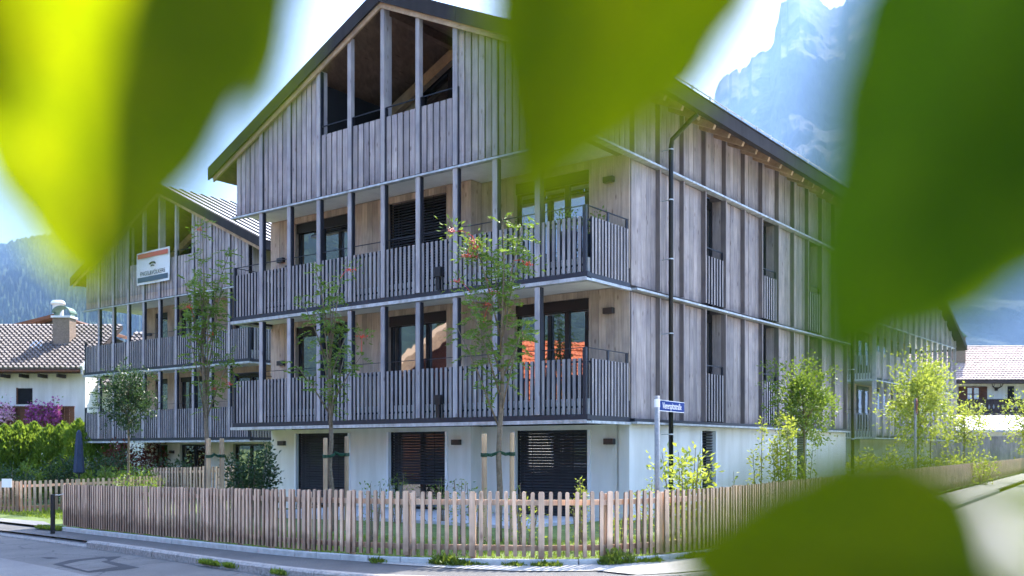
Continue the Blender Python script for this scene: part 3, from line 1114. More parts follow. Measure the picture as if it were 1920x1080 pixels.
def eave(ro, y0, y1, over=0.88, tails=True):
    """right-hand eave: rafter tails, fascia gutter and snow guard"""
    x1 = over
    z = roof_under(x1)
    MB().box(x1 - 0.02, x1 + 0.13, y0, y1, z - 0.05, z + 0.27).build('gutter', 'anthracite', ro)
    MB().box(x1 + 0.10, x1 + 0.15, y0, y1, z + 0.272, z + 0.295).build('gutter_bead', 'anthracite', ro)
    if tails:
        n = int((y1 - y0 - 0.4) / 0.8)
        for k in range(n + 1):
            y = y0 + 0.35 + 0.8 * k
            m = MB().bar((-0.35, y, roof_under(-0.35) - 0.082), (x1 - 0.1, y, roof_under(x1 - 0.1) - 0.082), 0.1, 0.15)
            m.build('rafter_tail', 'beam', ro)
        for k, h in enumerate((0.14, 0.26)):
            MB().tube([(x1 - 0.25, y0 + 0.6, z + 0.30 + 0.12 + h), (x1 - 0.25, y1 - 0.6, z + 0.30 + 0.12 + h)], 0.016, 6).build('snow_rail', 'galv', ro)
        y = y0 + 0.8
        while y < y1 - 0.6:
            MB().box(x1 - 0.27, x1 - 0.23, y - 0.015, y + 0.015, z + 0.30, z + 0.72).build('snow_bracket', 'galv', ro)
            y += 0.9


# ------------------------------------------------------------------ main house
C_MAIN = Vector((1.585, 20.0))
main = empty('apartment_house', (*C_MAIN, 0), PHI)
tag(main, 'large weathered timber apartment house with balconies behind the street sign', 'building')
DEPTH = 15.75
OPS_L = [(-10.6, -8.43), (-6.98, -4.97)]
OPS_R = [(-3.19, -1.08)]
YL, YR, XSTEP = 1.25, 1.67, -4.2
# inner core that closes the rooms
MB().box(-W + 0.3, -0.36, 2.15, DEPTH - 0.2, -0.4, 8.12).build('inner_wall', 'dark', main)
for lev, (z0, z1, mat, ztop) in enumerate(((-0.4, 2.21, 'plaster', 2.10), (2.72, 5.25, 'loggia', 5.08), (5.62, 8.165, 'loggia', 7.98))):
    ws_ = wall_with_openings('front_wall', mat, main, -W + 0.03, XSTEP, YL, 2.1, z0, z1, OPS_L, ztop)
    wr_ = wall_with_openings('front_wall', mat, main, XSTEP + 0.003, -0.31, YR, 2.1, z0, z1, OPS_R, ztop)
    if lev:
        cladding(ws_, 'wall_board', mat, -W + 0.03, XSTEP + 0.02, YL, z0, z1 - 0.03, OPS_L, ztop)
        cladding(wr_, 'wall_board', mat, XSTEP + 0.02, -0.02, YR, z0, z1 - 0.03, OPS_R, ztop)
        ibox('step_board', mat, ws_, XSTEP, XSTEP + 0.02, YL - 0.02, YR - 0.03, z0, z1 - 0.03)
    for o in OPS_L + OPS_R:
        y = YL if o in OPS_L else YR
        zb = max(z0, 0.1) if not lev else z0 - 0.1
        if lev == 0:
            blind(main, o[0] + 0.03, o[1] - 0.03, y + 0.1, 0.12 if o != OPS_L[1] else 0.72, ztop, tilt=0 if o == OPS_L[1] else 7)
            for xx in (o[0] - 0.035, o[1] - 0.035):
                ibox('reveal_trim', 'white', main, xx, xx + 0.07, y - 0.035, y + 0.2, 0.1, ztop)
            window(main, o[0], o[1], y + 0.2, 0.1, ztop, [0.5], boxh=0)
        elif lev == 2 and o == OPS_L[1]:
            blind(main, o[0] + 0.03, o[1] - 0.03, y + 0.06, 5.7, ztop)
            window(main, o[0], o[1], y + 0.2, zb, ztop, [0.5], boxh=0)
        else:
            window(main, o[0], o[1], y + 0.1, zb, ztop, [0.33, 0.68] if o in OPS_R else [0.46], boxh=0.26)
for x, y, z in ((-11.15, YL, 7.02), (-11.15, YL, 4.1), (-11.15, YL, 1.83), (-4.62, YL, 1.83), (-0.52, YR, 7.62), (-0.52, YR, 4.72), (-0.52, YR, 1.83), (-4.62, YL, 7.0)):
    wall_lamp(main, x, y - (0.028 if z > 2.5 else 0), z)
# curtain edges inside two of the doors are plain pale strips seen behind the glass frame
balcony(main, 2.19, 1.64)
balcony(main, 5.115, 1.64)
gable_front(main)
ro = roof(main, -0.20, DEPTH + 0.6)
eave(ro, -0.16, DEPTH + 0.55)
# attic loggia: side walls, back wall with glazing under a light timber collar
bw = MB()
bw.box(-W + 0.3, -8.25, 2.75, 2.9, 8.45, roof_under(-W + 0.3) - 0.05).box(-3.4, -0.3, 2.75, 2.9, 8.45, roof_under(-0.3) - 0.05)
bw.prism([(-8.25, 8.45), (-7.2, 8.45), (-7.2, roof_under(-7.2) - 0.3), (-8.25, roof_under(-8.25) - 0.3)], 'y', 2.75, 2.9)
bw.build('attic_wall', 'loggia', main)
gl = MB().prism([(-7.2, 8.45), (-3.4, 8.45), (-3.4, roof_under(-3.4) - 0.3), (-RIDGE, ROOFZ - 0.3), (-7.2, roof_under(-7.2) - 0.3)], 'y', 2.84, 2.87)
gl.build('attic_glazing', 'glass', main)
fr = MB()
for x in (-7.2, -6.2, -5.1, -4.2, -3.45):
    fr.box(x - 0.05, x + 0.05, 2.76, 2.84, 8.45, roof_under(x) - 0.32)
fr.bar((-7.2, 2.80, roof_under(-7.2) - 0.4), (-RIDGE, 2.80, ROOFZ - 0.4), 0.08, 0.16).bar((-RIDGE, 2.80, ROOFZ - 0.4), (-3.4, 2.80, roof_under(-3.4) - 0.4), 0.08, 0.16)
fr.box(-7.2, -3.4, 2.762, 2.838, 10.0, 10.1)
fr.build('attic_frame', 'blackframe', main)
for sgn in (-1, 1):
    q = -RIDGE + sgn * 5.4
    MB().prism([(-RIDGE, ROOFZ - 0.52), (q, roof_under(q) - 0.52), (q, roof_under(q) - 0.20), (-RIDGE, ROOFZ - 0.20)], 'y', 2.50, 2.68).build('collar_beam', 'beam', main)
for x in (-8.2, -3.45):
    m = MB().prism([(0.2, 8.45), (2.75, 8.45), (2.75, roof_under(x) - 0.3), (0.2, roof_under(x) - 0.3)], 'x', x - 0.06, x + 0.06)
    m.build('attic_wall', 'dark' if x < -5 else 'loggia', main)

# side facade: five boards to a module between shade-darkened fins, galvanised ledges, tall window slots
FINS = [0.5 + 1.15 * k for k in range(1, 14)]
SLOTS = (4, 7, 10)
LEV = ((2.335, 5.10), (5.255, 8.0), (8.13, None))
zroof = roof_under(0.0) - 0.02
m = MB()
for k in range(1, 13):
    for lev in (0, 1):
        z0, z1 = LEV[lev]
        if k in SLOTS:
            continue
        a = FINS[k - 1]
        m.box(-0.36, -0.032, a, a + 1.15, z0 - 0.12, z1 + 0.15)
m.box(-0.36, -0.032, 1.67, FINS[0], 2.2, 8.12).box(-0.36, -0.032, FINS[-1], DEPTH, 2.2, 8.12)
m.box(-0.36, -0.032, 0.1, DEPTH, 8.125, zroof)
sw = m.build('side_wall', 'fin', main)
for lev, (z0, z1) in enumerate(LEV):
    z1 = z1 or zroof
    for k in range(0, 14):
        a = FINS[k - 1] if k else (0.1 if lev == 2 else 1.67)
        b = (FINS[k] if k < 13 else DEPTH)
        if b - a < 0.1:
            continue
        if not (lev < 2 and k in SLOTS):
            lo, hi = a + 0.03, b - 0.03
            n = max(1, round((hi - lo) / 0.22))
            w = (hi - lo) / n
            for j in range(n):
                gap = 0.016 if (lev == 2 and k == 0) else 0.004
                dx = random.choice((0.0, 0.004, 0.009))
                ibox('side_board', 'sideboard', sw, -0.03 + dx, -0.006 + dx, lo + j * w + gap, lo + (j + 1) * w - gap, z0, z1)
        if k < 13:
            ibox('fin', 'fin', sw, -0.03, 0.105, b - 0.024, b + 0.024, z0, z1)  # shade of the side face is put into the fin's colour
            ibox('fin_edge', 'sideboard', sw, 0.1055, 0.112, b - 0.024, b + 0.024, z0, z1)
    if lev < 2:
        for k in SLOTS:
            a, b = FINS[k - 1] + 0.03, FINS[k] - 0.03
            w = empty('slot_window', parent=main)
            fr = MB().box(-0.34, -0.27, a, a + 0.06, z0, z1).box(-0.34, -0.27, b - 0.06, b, z0, z1).box(-0.34, -0.27, a + 0.06, b - 0.06, z1 - 0.2, z1).box(-0.34, -0.27, a + 0.06, b - 0.06, z0, z0 + 0.08)
            fr.build('frame', 'blackframe', w)
            box('pane', 'glass', w, -0.32, -0.305, a + 0.06, b - 0.06, z0 + 0.08, z1 - 0.2)
            ibox('reveal', 'sideboard', w, -0.265, -0.031, b - 0.005, b + 0.002, z0, z1)
            ibox('reveal', 'sideboard', w, -0.265, -0.031, a - 0.002, a + 0.005, z0, z1)
            if lev == 0 and k == 4:
                MB().add([(-0.262, a + 0.12, z0 + 0.1), (-0.262, a + 0.40, z0 + 0.1), (-0.262, a + 0.30, z1 - 0.22), (-0.262, a + 0.12, z1 - 0.22)], [(0, 1, 2, 3)]).build('curtain', 'plaster', w)
            n = 7
            for j in range(n):
                y = a + (b - a) * (j + 0.5) / n
                lath(w, 0.042, y, z0 + 0.02, z0 + 1.2, math.pi / 2)
            ibox('rail_bar', 'steel', w, 0.0, 0.018, a, b, z0 + 1.08, z0 + 1.12)
            ibox('rail_bar', 'steel', w, 0.0, 0.018, a, b, z0 + 0.04, z0 + 0.09)
            ibox('handrail', 'steel', w, 0.0, 0.03, a, b, z0 + 1.40, z0 + 1.42)
            ibox('stanchion', 'steel', w, 0.0, 0.03, a, a + 0.03, z0, z0 + 1.399)
            ibox('stanchion', 'steel', w, 0.0, 0.03, b - 0.03, b, z0, z0 + 1.399)
for z in (5.13, 8.03):
    MB().box(-0.03, 0.165, 0.022 if z > 6 else 1.66, DEPTH + 0.05, z, z + 0.045).build('ledge', 'galv', sw)
MB().box(-0.03, 0.165, 1.66, DEPTH + 0.05, 2.215, 2.26).build('ledge', 'galv', sw)
MB().box(-0.03, 0.10, 1.66, DEPTH + 0.05, 2.262, 2.33).build('ledge_channel', 'steel', sw)
# white ground floor wall on the side with two blinded windows
sg = MB()
OPG = [(5.12, 5.95), (11.35, 12.2)]
y = 1.67
for a, b in OPG:
    sg.box(-0.36, -0.04, y, a, -0.4, 2.21).box(-0.36, -0.04, a, b, 2.12, 2.21)
    y = b
sg.box(-0.36, -0.04, y, DEPTH, -0.4, 2.21)
sg.build('ground_floor_wall', 'plaster', main)
for a, b in OPG:
    bl = empty('blind', parent=main)
    n = 28
    for i in range(n):
        o = ibox('slat', 'slat', bl, -0.15, -0.10, a + 0.03, b - 0.03, 2.08 - 0.07 * i - 0.006, 2.08 - 0.07 * i)
        o.rotation_euler.y = R(-38)
    ibox('guide_rail', 'white', bl, -0.17, -0.02, a - 0.03, a + 0.03, 0.05, 2.12)
    ibox('guide_rail', 'white', bl, -0.17, -0.02, b - 0.03, b + 0.05, 0.05, 2.12)
    ibox('backing', 'dark', bl, -0.34, -0.3, a, b, 0.05, 2.12)


def downpipe(parent, y, with_bend=True):
    p = MB()
    pts = [(0.24, y, -0.2), (0.24, y, 8.55), (0.27, y, 8.72), (0.66, y - 0.04, 8.98), (0.76, y - 0.05, 9.05), (0.93, y - 0.05, 9.14)]
    d = p.tube(pts, 0.055, 12).build('downpipe', 'blackframe', parent, smooth=True)
    for z in (1.0, 2.0, 4.3, 6.0, 7.35, 8.5):
        MB().tube([(0.24, y, z - 0.014), (0.24, y, z + 0.014)], 0.062, 12).build('pipe_clip', 'galv', d)
        MB().bar((-0.0, y, z), (0.19, y, z), 0.02, 0.02).build('pipe_clip', 'galv', d)
downpipe(main, 3.05)
downpipe(main, DEPTH - 0.15)

# planters and a small lamp on the upper corner balcony are things of their own (below)

# ------------------------------------------------------------------ second house of the same kind, further left
C_TWO = Vector((-9.68, 36.3))
two = empty('apartment_house', (*C_TWO, -0.25), PHI)
tag(two, 'second timber apartment house with a white banner on its gable', 'building')
MB().box(-W + 1.2, -0.3, 2.15, 13, -0.4, 8.12).build('inner_wall', 'dark', two)
OPS2 = [(-8.95, -8.0), (-7.1, -5.2), (-3.4, -1.4)]
for lev, (z0, z1, mat, ztop) in enumerate(((-0.4, 2.25, 'plaster', 2.12), (2.72, 5.25, 'loggia', 5.0), (5.62, 8.165, 'loggia', 7.9))):
    w_ = wall_with_openings('front_wall', mat, two, -W + 1.9, -0.05, 1.7, 2.1, z0, z1, OPS2, ztop)
    box('side_wall', 'plaster' if not lev else 'sideboard', two, -0.3, -0.04, 2.11, 13, z0, z1)
    box('side_wall', 'plaster' if not lev else 'loggia', two, -W + 1.9, -W + 2.1, 2.11, 13, z0, z1)
    for o in OPS2:
        window(two, o[0], o[1], 1.82, max(z0 - 0.1, 0.1), ztop, [0.5] if o[1] - o[0] > 1.2 else [], boxh=0.2 if lev else 0)
for x, z in ((-9.5, 1.8), (-7.6, 1.8), (-0.6, 1.8), (-9.3, 7.0), (-0.7, 4.6)):
    wall_lamp(two, x, 1.7, z)
balcony(two, 2.19, 1.64)
balcony(two, 5.115, 1.64)
gable_front(two)
ro2 = roof(two, -0.20, 13.5, seams=True)
eave(ro2, -0.16, 13.4, tails=False)
MB().box(-W + 0.3, -0.3, 2.75, 2.9, 8.45, 9.5).prism([(-W + 0.3, 9.5), (-0.3, 9.5), (-RIDGE, ROOFZ - 0.1)], 'y', 2.75, 2.9).build('attic_wall', 'dark', two)
for sgn in (-1, 1):
    q = -RIDGE + sgn * 5.4
    MB().prism([(-RIDGE, ROOFZ - 0.52), (q, roof_under(q) - 0.52), (q, roof_under(q) - 0.20), (-RIDGE, ROOFZ - 0.20)], 'y', 2.50, 2.68).build('collar_beam', 'beam', two)
box('attic_side_wall', 'board', two, -0.1, -0.06, 0.1, 13, 8.1, zroof)

# ------------------------------------------------------------------ third house, gable towards the side street
C_THREE = Vector((18.15, 48.9))
three = empty('apartment_house', (*C_THREE, 0), PHI)
tag(three, 'far timber apartment house with vertical fins, gable facing the side street', 'building')
LEN3 = 16.2
apex = lambda y: 8.05 + 0.45 * (LEN3 / 2 + 0.3) - 0.45 * abs(y - LEN3 / 2) + 0.35
MB().box(-12, -1.6, 1.8, 11.8, -0.4, 8.1).build('inner_wall', 'loggia', three)
MB().box(-12, -1.2, 1.5, LEN3 - 0.5, -0.4, 2.2).build('ground_floor_wall', 'plaster', three)
n3 = 14
ys = [LEN3 * k / n3 for k in range(n3 + 1)]
for zb in (2.19, 5.115, 8.015):
    dk = MB().box(-1.9, 0.06, -0.05, LEN3 + 0.05, zb, zb + 0.05).build('edge_lip', 'galv', three)
    if zb < 8:
        MB().box(-1.88, -0.1, 0, LEN3, zb + 0.052, zb + 0.4).build('balcony_deck', 'slab', three)
        MB().box(-0.09, 0.02, 0, LEN3, zb + 0.054, zb + 0.17).build('edge_channel', 'steel', three)
        for a, b in zip(ys, ys[1:]):
            nb = 4
            for j in range(nb):
                w = (b - a - 0.1) / nb
                ibox('parapet_board', 'board', three, -0.04, -0.015, a + 0.05 + j * w + 0.01, a + 0.05 + (j + 1) * w - 0.01, zb + 0.18, zb + 1.5)
        # balcony on the front corner with open pickets
        for j in range(16):
            x = -0.15 - 0.14 * j
            lath(three, x, -0.03, zb + 0.1, zb + 1.3, 0)
        ibox('handrail', 'steel', three, -2.4, 0.0, -0.02, 0.01, zb + 1.5, zb + 1.52)
    for y in ys:
        z1 = zb + 2.9 if zb < 8 else apex(y) - 0.02
        ibox('fin', 'post', three, -0.10, 0.10, y - 0.03, y + 0.03, zb + 0.06, z1) if zb < 8 else box('fin', 'post', three, -0.10, 0.10, y - 0.03, y + 0.03, zb + 0.06, z1)
for a, b in zip(ys, ys[1:]):
    for j in range(5):
        w = (b - a - 0.1) / 5
        p, q = a + 0.05 + j * w + 0.01, a + 0.05 + (j + 1) * w - 0.01
        MB().prism([(p, 8.08), (q, 8.08), (q, apex(q) - 0.03), (p, apex(p) - 0.03)], 'x', -0.04, -0.015).build('gable_board', 'board', three)
for y in (2.2, 5.2, 8.4):
    for z in (2.75, 5.65):
        w = empty('window', parent=three)
        box('frame', 'blackframe', w, -1.62, -1.57, y, y + 2.0, z, z + 2.3)
        box('pane', 'glass', w, -1.569, -1.56, y + 0.1, y + 0.95, z + 0.1, z + 2.2)
        box('pane', 'glass', w, -1.569, -1.56, y + 1.05, y + 1.9, z + 0.1, z + 2.2)
r3 = MB()
ym = LEN3 / 2
r3.prism([(-1.2, apex(-1.2)), (ym, apex(ym)), (ym, apex(ym) + 0.3), (-1.2, apex(-1.2) + 0.3)], 'x', -12.5, 0.5)
r3.prism([(ym, apex(ym)), (LEN3 + 1.2, apex(LEN3 + 1.2)), (LEN3 + 1.2, apex(LEN3 + 1.2) + 0.3), (ym, apex(ym) + 0.3)], 'x', -12.5, 0.5)
r3.build('roof', 'anthracite', three)


# ================================================================== fences
_pk = {}


def picket_mesh(w, h, th=0.03, round_top=True):
    key = (w, h)
    if key not in _pk:
        t = 0.012 if round_top else 0.0
        poly = [(-w / 2, 0), (w / 2, 0), (w / 2, h - t * 1.4), (w / 2 - t, h), (-w / 2 + t, h), (-w / 2, h - t * 1.4)]
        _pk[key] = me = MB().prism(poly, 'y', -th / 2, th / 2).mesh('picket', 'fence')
        me.materials.append(M['fence_side_shade'])
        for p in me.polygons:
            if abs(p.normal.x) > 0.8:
                p.material_index = 1  # side faces painted darker as shade between neighbouring pickets
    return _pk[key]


def fence(name, path, label, pitch, post_every, h=0.90, base=0.165, rails_in=0.035, limit=300, w=0.054, gz=ground, post_first=True):
    f = empty(name, (0, 0, 0))
    tag(f, label, 'fence')
    pts = resample(path, pitch)
    rest = MB()
    cnt = 0
    posts = []
    for i, p in enumerate(pts):
        d = (pts[min(i + 1, len(pts) - 1)] - pts[max(i - 1, 0)]).normalized()
        a = math.atan2(d.y, d.x)
        n = Vector((-d.y, d.x))
        is_post = i % post_every == 0
        hh = h * random.choice((0.995, 1.0, 1.0, 1.006))
        z = gz(p.x) + base + random.uniform(-0.008, 0.008)
        if is_post:
            posts.append((p, n, z))
        if cnt < limit:
            o = bpy.data.objects.new('picket', picket_mesh(w if not is_post else w * 1.55, round(hh, 3)))
            col.objects.link(o)
            o.parent = f
            o.location = (p.x, p.y, z)
            o.rotation_euler = (random.uniform(-0.008, 0.008), random.gauss(0, 0.012), a + random.uniform(-0.06, 0.06))
            cnt += 1
        else:
            c, s = math.cos(a), math.sin(a)
            me = picket_mesh(w, round(hh, 3))
            rest.add([(p.x + v.co.x * c - v.co.y * s, p.y + v.co.x * s + v.co.y * c, z + v.co.z) for v in me.vertices], [tuple(q.vertices) for q in me.polygons])
    if rest.v:
        o = rest.build('picket_row', 'fence', f)
        o['kind'] = 'stuff'
    for (p, n, z), (q, n2, z2) in zip(posts, posts[1:] + [(pts[-1], posts[-1][1], gz(pts[-1].x) + base)]):
        if (Vector(p) - Vector(q)).length < 0.05:
            continue
        for hz in (0.12, h - 0.15):
            a = (*(p + n * rails_in), z + hz)
            b = (*(q + n2 * rails_in), z2 + hz)
            MB().bar(a, b, 0.035, 0.075).build('rail', 'fence', f)
        c = p + n * 0.085
        MB().box(-0.035, 0.035, -0.035, 0.035, -0.3, h - 0.03).build('fence_post', 'fence', f, loc=(c.x, c.y, z), rotz=math.atan2(-n.x, n.y))
    return f


fence('picket_fence', fence_front, 'larch picket fence curving along the pavement below the timber house', 0.1205, 8)
fence('picket_fence', fence_right, 'larch picket fence running away along the side street', 0.1205, 18, limit=170)
fl = [P(-60, 900, 29.2).xy, P(60, 900, 28.6).xy, P(210, 900, 30.0).xy, P(300, 900, 32.0).xy]
fence('picket_fence', fl, 'weathered picket fence behind the lawn strip by the driveway', 0.148, 12, w=0.075, base=0.14)
fl2 = [P(285, 900, 34.0).xy, P(440, 900, 31.5).xy]
fence('picket_fence', fl2, 'dark short picket fence in front of the second house garden', 0.165, 11, w=0.085, h=0.98, base=0.30)

# ================================================================== plants
def crown_points(n, c, r, shell=0.45, squash=(1, 1, 1), lumps=0.35, seed=0, thin=-0.12):
    """points through an uneven crown volume, thinned by noise so that gaps stay open"""
    out = []
    c = Vector(c)
    tries = 0
    while len(out) < n and tries < n * 30:
        tries += 1
        d = Vector((random.gauss(0, 1), random.gauss(0, 1), random.gauss(0, 1))).normalized()
        rad = (shell + (1 - shell) * random.random() ** 0.6)
        k = 1 + lumps * noise.noise(d * 2.3 + Vector((seed, seed * 1.7, 0)))
        p = Vector((d.x * squash[0], d.y * squash[1], d.z * squash[2])) * r * rad * k
        if noise.noise(p * (1.9 / r) * 1.6 + Vector((seed * 3.1, 0, seed))) < thin:
            continue
        out.append(c + p)
    return out


def leaf_obj(name, pts, centre, size, mat, parent, aspect=0.5, droop=0.2, per=1):
    pts = np.repeat(np.array([tuple(p) for p in pts]), per, axis=0)
    if per > 1:
        pts = pts + rng.normal(scale=size * 0.6, size=pts.shape)
    c = np.array(centre)
    ax = (pts - c)
    ax /= np.linalg.norm(ax, axis=1, keepdims=True) + 1e-6
    ax = ax + rng.normal(scale=0.75, size=ax.shape)
    ax[:, 2] -= droop
    v, q = leaf_quads(pts, ax, size, aspect)
    return np_mesh(name, v, q, mat, parent)


def tapered_trunk(name, base, top, r0, r1, parent, wob=0.03, n=7, mat='bark', lean=None):
    base, top = Vector(base), Vector(top)
    pts, rad = [], []
    for i in range(n + 1):
        t = i / n
        p = base.lerp(top, t) + Vector((random.uniform(-wob, wob), random.uniform(-wob, wob), 0)) * (0 if i in (0,) else 1)
        pts.append(p)
        rad.append(r0 + (r1 - r0) * t)
    m = MB().tube(pts, rad, 9)
    return m, pts, rad


def rowan(px, d, z_top, label, seed, lean=0.0, berries=(), spread=0.55, density=1.0):
    """slim young rowan: leader with upright limbs, feathered leaves, red berry heads"""
    random.seed(seed)
    x = (px - 960) / FPX * d
    gz = ground(x) + 0.08
    t = empty('rowan_tree', (0, 0, 0))
    tag(t, label, 'tree', 'young rowan trees behind the fence')
    base = Vector((x, d, gz - 0.1))
    m, pts, rad = tapered_trunk('trunk', base, (x + lean, d, gz + z_top * 0.62), 0.06, 0.03, t, 0.025)
    h0 = gz + 2.05
    tips = []
    nlimb = 11
    for k in range(nlimb):
        f = k / (nlimb - 1)
        zs = h0 - 0.15 + f * (z_top * 0.35)
        a = k * 2.4 + seed
        L = (0.55 + 0.5 * random.random()) * spread * 2.0 * (1.15 - f * 0.35)
        rise = random.uniform(0.75, 1.35) * (z_top - 2.0) * 0.38
        p0 = Vector((x + lean * (zs - gz) / (z_top), d, zs))
        p1 = p0 + Vector((math.cos(a) * L * 0.55, math.sin(a) * L * 0.4, rise * 0.6))
        p2 = p0 + Vector((math.cos(a) * L, math.sin(a) * L * 0.8, rise))
        m.tube([p0, p1, p2], [0.018, 0.012, 0.005], 5)
        tips += [(p0, p1, p2)]
    topp = Vector((x + lean * 1.2, d, z_top))
    m.tube([pts[-1], pts[-1].lerp(topp, 0.5) + Vector((0.04, 0, 0)), topp], [0.028, 0.016, 0.004], 6)
    tips.append((pts[-1], pts[-1].lerp(topp, 0.5), topp))
    m.build('trunk', 'bark', t, smooth=True)
    # compound leaves
    P_, A_ = [], []
    for p0, p1, p2 in tips:
        nl = int(19 * density)
        for k in range(nl):
            f = 0.25 + 0.75 * (k + random.random()) / nl
            b = p0.lerp(p1, f * 2) if f < 0.5 else p1.lerp(p2, f * 2 - 1)
            dirr = Vector((random.gauss(0, 1), random.gauss(0, 1), random.gauss(0.25, 0.5))).normalized()
            Lr = random.uniform(0.16, 0.27)
            side = dirr.cross(Vector((0, 0, 1))).normalized()
            for j in range(6):
                s = (j + 0.6) / 6
                r = b + dirr * Lr * (0.2 + s) + Vector((0, 0, -0.10 * s * s))
                for sg in (-1, 1):
                    P_.append(r)
                    A_.append(side * sg + dirr * 0.45 + Vector((0, 0, random.uniform(-0.35, 0.1))))
            P_.append(b + dirr * Lr * 1.2 + Vector((0, 0, -0.1)))
            A_.append(dirr)
    for (bx, by) in berries:
        c = P(bx, by, d - 0.1)
        for _ in range(40):
            o_ = Vector((random.gauss(0, 0.1), random.gauss(0, 0.1), random.gauss(0.03, 0.08)))
            P_.append(c + o_)
            A_.append(o_ + Vector((random.gauss(0, .06), random.gauss(0, .06), 0.02)))
    v, q = leaf_quads(np.array([tuple(p) for p in P_]), np.array([tuple(p) for p in A_]), 0.085, 0.36)
    np_mesh('crown', v, q, 'rowan', t)
    for (bx, by) in berries:
        c = P(bx, by, d + random.uniform(-0.3, 0.1))
        mb = MB()
        for k in range(34):
            o = Vector((random.gauss(0, 0.045), random.gauss(0, 0.045), abs(random.gauss(0, 0.028))))
            r = 0.0105
            vv = [c + o + Vector(q) * r for q in ((1, 0, 0), (-1, 0, 0), (0, 1, 0), (0, -1, 0), (0, 0, 1), (0, 0, -1))]
            mb.add(vv, [(0, 2, 4), (2, 1, 4), (1, 3, 4), (3, 0, 4), (2, 0, 5), (1, 2, 5), (3, 1, 5), (0, 3, 5)])
        near = min((p2 for p in tips for p2 in p[1:]), key=lambda q: (q - c).length)
        mb.tube([near, near.lerp(c, 0.5) + Vector((0, 0, 0.05)), c], [0.006, 0.005, 0.003], 4)
        mb.build('berry_cluster', 'berry', t)
    return t


def stake(px, ytop, d, w=0.085, label='', rope_to=None, lean=0.0, gz0=None):
    top = P(px, ytop, d)
    gz = ground(top.x) + 0.05 if gz0 is None else gz0
    s = empty('tree_stake', (top.x, d, gz))
    tag(s, label, 'stake', 'peeled stakes propping the young trees')
    h = top.z - gz
    n = 10
    m = MB()
    m.tube([(lean * 0.0, 0, -0.2), (lean * 0.5, 0, h * 0.5), (lean, 0, h - 0.02), (lean, 0, h)], [w / 2 * 1.04, w / 2, w / 2 * 0.98, w / 2 * 0.8], n)
    m.build('stake_pole', 'stake', s, smooth=False)
    zt = h * 0.80
    m = MB()
    for k in range(3):
        m.tube([(math.cos(a) * (w / 2 + 0.006) + lean * 0.8, math.sin(a) * (w / 2 + 0.006), zt + 0.022 * k + 0.006 * math.sin(a)) for a in [2 * math.pi * i / 12 for i in range(13)]], 0.010, 5)
    if rope_to is not None:
        r = Vector(rope_to) - Vector((top.x, d, gz))
        m.tube([(lean * 0.8, 0, zt + 0.02), (r.x * 0.5, r.y * 0.5, zt + 0.0), (r.x, r.y, zt + 0.05)], 0.015, 6)
        m.tube([(lean * 0.8, -0.02, zt + 0.04), (r.x * 0.5, r.y * 0.5 - 0.02, zt + 0.03), (r.x, r.y - 0.03, zt + 0.07)], 0.013, 6)
    m.build('rope_tie', 'rope', s)
    return s


def trunk_xy(px, d):
    return ((px - 960) / FPX * d, d, 1.6)


rowan(935, 16.3, 5.55, 'rowan tree with most red berries, tied between stakes at the corner balcony', 3, 0.05,
      [(849, 434), (886, 455), (884, 478), (893, 467), (875, 482), (891, 484), (991, 497), (924, 552), (918, 572), (860, 530)], spread=0.36, density=1.15)
rowan(622, 18.8, 5.05, 'thin rowan tree tied to stakes in front of the middle blind', 5, -0.05, [(655, 508), (678, 633)], spread=0.34, density=0.7)
rowan(392, 20.2, 6.35, 'tall rowan tree reaching up to the white banner house gable', 8, -0.12, [(374, 432), (355, 578), (399, 628), (402, 730), (430, 722)], spread=0.33, density=1.1)
t3 = trunk_xy(935, 16.3)
stake(908, 813, 16.25, 0.095, 'left peeled stake of the rowan with most berries', t3)
stake(960, 811, 16.35, 0.085, 'right leaning stake of the rowan with most berries', t3, lean=-0.0)
t2 = trunk_xy(628, 18.8)
stake(610, 821, 18.6, 0.085, 'stake left of the thin middle rowan', t2)
stake(650, 818, 19.0, 0.085, 'stake right of the thin middle rowan', t2)
t1 = trunk_xy(402, 20.2)
stake(391, 822, 20.0, 0.095, 'stake left of the tall rowan near the second house', t1)
stake(416, 822, 20.4, 0.10, 'stake right of the tall rowan near the second house', t1)


def small_tree(name, px, d, ztop, zbot, r, label, mat, n, seed, size=0.07, squash=(1, 1, 1.15), group=None, trunk_r=0.05, per=1, shell=0.25):
    random.seed(seed)
    x = (px - 960) / FPX * d
    gz = ground(x) + 0.05
    t = empty(name, (0, 0, 0))
    tag(t, label, 'tree', group)
    c = Vector((x, d, (ztop + zbot) / 2))
    m, pts, rad = tapered_trunk('trunk', (x, d, gz - 0.1), (x, d, zbot + (ztop - zbot) * 0.75), trunk_r, trunk_r * 0.3, t, 0.02)
    for k in range(12):
        a = k * 2.4
        f = 0.1 + 0.5 * k / 12
        p0 = Vector((x, d, zbot + (ztop - zbot) * f * 0.9))
        e = p0 + Vector((math.cos(a) * r * 0.8, math.sin(a) * r * 0.8, (ztop - zbot) * 0.28))
        m.tube([p0, p0.lerp(e, 0.5) + Vector((0, 0, 0.05)), e], [trunk_r * 0.4, trunk_r * 0.25, 0.006], 5)
    m.build('trunk', 'bark', t, smooth=True)
    pts = crown_points(n, c, r, shell, (squash[0], squash[1], (ztop - zbot) / 2 / r), 0.95, seed, 0.02)
    leaf_obj('crown', pts, c - Vector((0, 0, r * 0.3)), size, mat, t, 0.5, 0.1, per)
    return t


